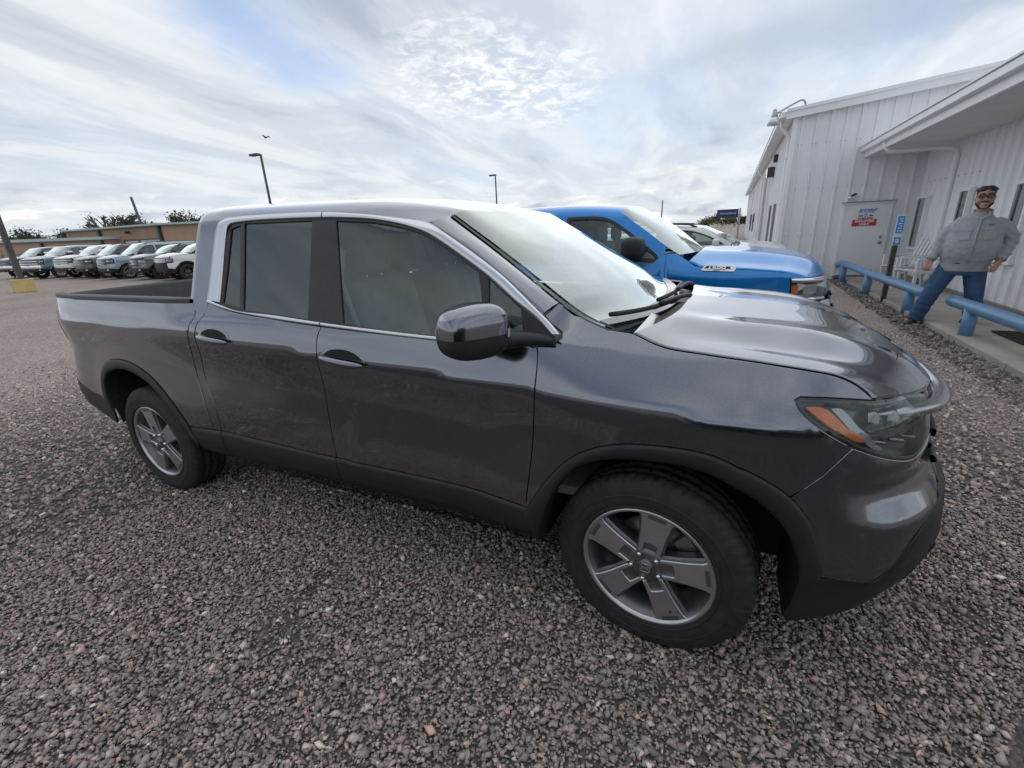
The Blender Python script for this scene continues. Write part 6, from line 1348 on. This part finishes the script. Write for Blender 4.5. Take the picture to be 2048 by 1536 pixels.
# creases pressed into the cloth
co_=np.empty(len(shirt.data.vertices)*3); shirt.data.vertices.foreach_get('co',co_); co_=co_.reshape(-1,3); nm=np.empty(len(co_)*3); shirt.data.vertices.foreach_get('normal',nm); nm=nm.reshape(-1,3)
w_=.010*(vnoise(co_[:,0]*1.6+co_[:,2]*1.1+5,co_[:,2]*2.6-co_[:,0]*1.4+9,9,8)-.5)*np.clip(vnoise(co_[:,0]+9,co_[:,2]+co_[:,1],5,2)*1.6-.2,0,1)+.006*np.sin(co_[:,2]*70+co_[:,0]*55)*np.clip((np.abs(co_[:,0]-.165)-.24)*8,0,1); co_+=nm*w_[:,None]; shirt.data.vertices.foreach_set('co',co_.reshape(-1)); shirt.data.update()
jn=fuse('jeans',[ell(A((.135,.01,.74),(.135,.01,.84),(.14,.005,.92)),[.215,.235,.245],[.165,.175,.18],22),limb(Lr,[.135,.122,.105,.10,.098],18),limb(Ll,[.135,.122,.105,.10,.097],18)],'jeans',man,.0125,4)
co_=np.empty(len(jn.data.vertices)*3); jn.data.vertices.foreach_get('co',co_); co_=co_.reshape(-1,3); nm=np.empty(len(co_)*3); jn.data.vertices.foreach_get('normal',nm); nm=nm.reshape(-1,3)
w_=.008*np.sin(co_[:,2]*62+co_[:,0]*20+5*vnoise(co_[:,0]+5,co_[:,2],7,18))*(vnoise(co_[:,0]+2,co_[:,2],5,12)-.2)*np.clip((.75-co_[:,2])*3,.2,1.2); co_+=nm*w_[:,None]; jn.data.vertices.foreach_set('co',co_.reshape(-1)); jn.data.update()
fuse('boot',[ell(A((-.235,.05,.05),(-.26,-.03,.055),(-.30,-.12,.045),(-.325,-.19,.03)),[.045,.05,.052,.028],[.045,.05,.04,.025],14,fw=(0,0,1)),limb([(-.235,-.01,.18),(-.24,0,.06)],[.06,.055])],'boot',man,.009,2)
fuse('boot',[ell(A((.365,.10,.125),(.345,.02,.13),(.30,-.07,.12),(.265,-.14,.105)),[.045,.05,.052,.028],[.045,.05,.04,.025],14,fw=(0,0,1)),limb([(.36,.05,.26),(.36,.05,.13)],[.06,.055])],'boot',man,.009,2)
# collar, placket, pockets, crest
tube('collar',spl(A((.105,-.055,1.545),(.10,.03,1.585),(.185,.095,1.60),(.27,.03,1.585),(.265,-.05,1.545),(.19,-.125,1.475),(.105,-.055,1.545)),30),.017,'shirt',man,n=8)
def on_front(x,z): # front of the chest in the man's frame
    ce=np.interp(z,[.9,1.06,1.18,1.32,1.43,1.5],[0,-.045,-.045,-.02,0,.01]); cx=np.interp(z,[.9,1.06,1.18,1.32,1.5],[.14,.16,.17,.165,.185]); a=np.interp(z,[.9,1.06,1.18,1.32,1.43,1.5],[.25,.29,.295,.275,.255,.2]); b=np.interp(z,[.9,1.06,1.18,1.32,1.43,1.5],[.175,.205,.205,.18,.155,.13])
    return ce-b*np.sqrt(np.clip(1-((x-cx)/a)**2,0,1))
pl=[(.185-.03*t_,on_front(.185-.03*t_,1.47-.55*t_)-.008,1.47-.55*t_) for t_ in np.linspace(0,1,14)]; tube('placket',pl,.012,'shirt',man,n=6)
for q in (-1,1):
    xc=.18+q*.12; g=np.array([[(x_,on_front(x_,z_)-.016,z_) for x_ in np.linspace(xc-.062,xc+.062,6)] for z_ in np.linspace(1.375-.0,1.335,3)]); grid('pocket_flap',g,'shirt',man,flip=True)
    g=np.array([[(x_,on_front(x_,z_)-.010,z_) for x_ in np.linspace(xc-.056,xc+.056,6)] for z_ in np.linspace(1.335,1.22,4)]); grid('pocket',g,'shirt',man,flip=True)
xs=np.linspace(.265,.325,5); g=np.array([[(x_,on_front(x_,z_)-.010,z_) for x_ in xs] for z_ in (1.418,1.40)]); grid('shirt_logo',g,'logo_violet',man,flip=True)
for arm_,nm_ in ((armR[-1],'cuff'),(armL[-1],'cuff')):
    p0=A(*arm_); d=A(*(armR[-1] if arm_ is armR[-1] else armL[-1]))-A(*(armR[-2] if arm_ is armR[-1] else armL[-2])); d/=np.linalg.norm(d); tube('cuff',[p0-d*.05,p0+d*.01],[.062,.058],'shirt',man,n=16)
tube('belt',[(.14+.246*math.cos(t_),.003+.182*math.sin(t_),.915) for t_ in np.linspace(0,2*math.pi,40)],.014,'boot',man,n=6,cap=False)
# hair, beard, glasses, smile
hr=[ball((.175,.016,1.796),(.095,.108,.088),20),ball((.150,-.070,1.838),(.048,.034,.024),10),ball((.205,-.068,1.840),(.045,.034,.026),10)]+[ball((.175+.082*math.cos(a_),.012+.086*math.sin(a_)*(1 if math.sin(a_)>0 else .92),1.842+.012*math.sin(5*a_)),(.026,.026,.024),8) for a_ in np.linspace(0,2*math.pi,15)]+[ball((.175+.04*math.cos(a_),.01+.045*math.sin(a_),1.872),(.034,.034,.022),8) for a_ in np.linspace(0,5.2,6)]
fuse('hair',hr,'hair',man,.010,1)
be=[ell(np.array([(.175+.083*math.sin(a_),-.015-.098*math.cos(a_)*1.0,1.645-.028*math.cos(a_)+.05*abs(math.sin(a_))**3) for a_ in np.linspace(-1.35,1.35,15)]),[.017]*15,[.014]*15,10,fw=(0,0,1)),ball((.175,-.108,1.622),(.036,.022,.022))]
fuse('beard',be,'hair',man,.008,1)
tube('moustache',[(.140,-.128,1.690),(.175,-.140,1.696),(.210,-.128,1.690)],.007,'hair',man,n=6); tube('smile',[(.145,-.128,1.672),(.160,-.137,1.667),(.175,-.140,1.665),(.190,-.137,1.667),(.205,-.128,1.672)],.005,'teeth',man,n=6)
for q in (-1,1):
    cxg=.175+q*.040; fr=[(cxg+.034*np.sign(math.cos(t_))*abs(math.cos(t_))**.6,-.140+.08*abs(.033*math.cos(t_)),1.760+.021*np.sign(math.sin(t_))*abs(math.sin(t_))**.6) for t_ in np.linspace(0,2*math.pi,18)]
    tube('glasses_frame',fr,.0045,'gloss_black',man,n=6,cap=False); mesh('glasses_lens',fr[:-1],[tuple(range(17))],'glasses_dark',man)
    tube('glasses_arm',[(.175+q*.074,-.132,1.765),(.175+q*.092,-.06,1.768),(.175+q*.092,0,1.755)],.004,'gloss_black',man,n=5)
    tube('eyebrow',[(.175+q*.018,-.128,1.790),(.175+q*.045,-.124,1.797),(.175+q*.068,-.108,1.790)],.006,'hair',man,n=5)
tube('glasses_bridge',[(.168,-.143,1.764),(.182,-.143,1.764)],.004,'gloss_black',man,n=5)
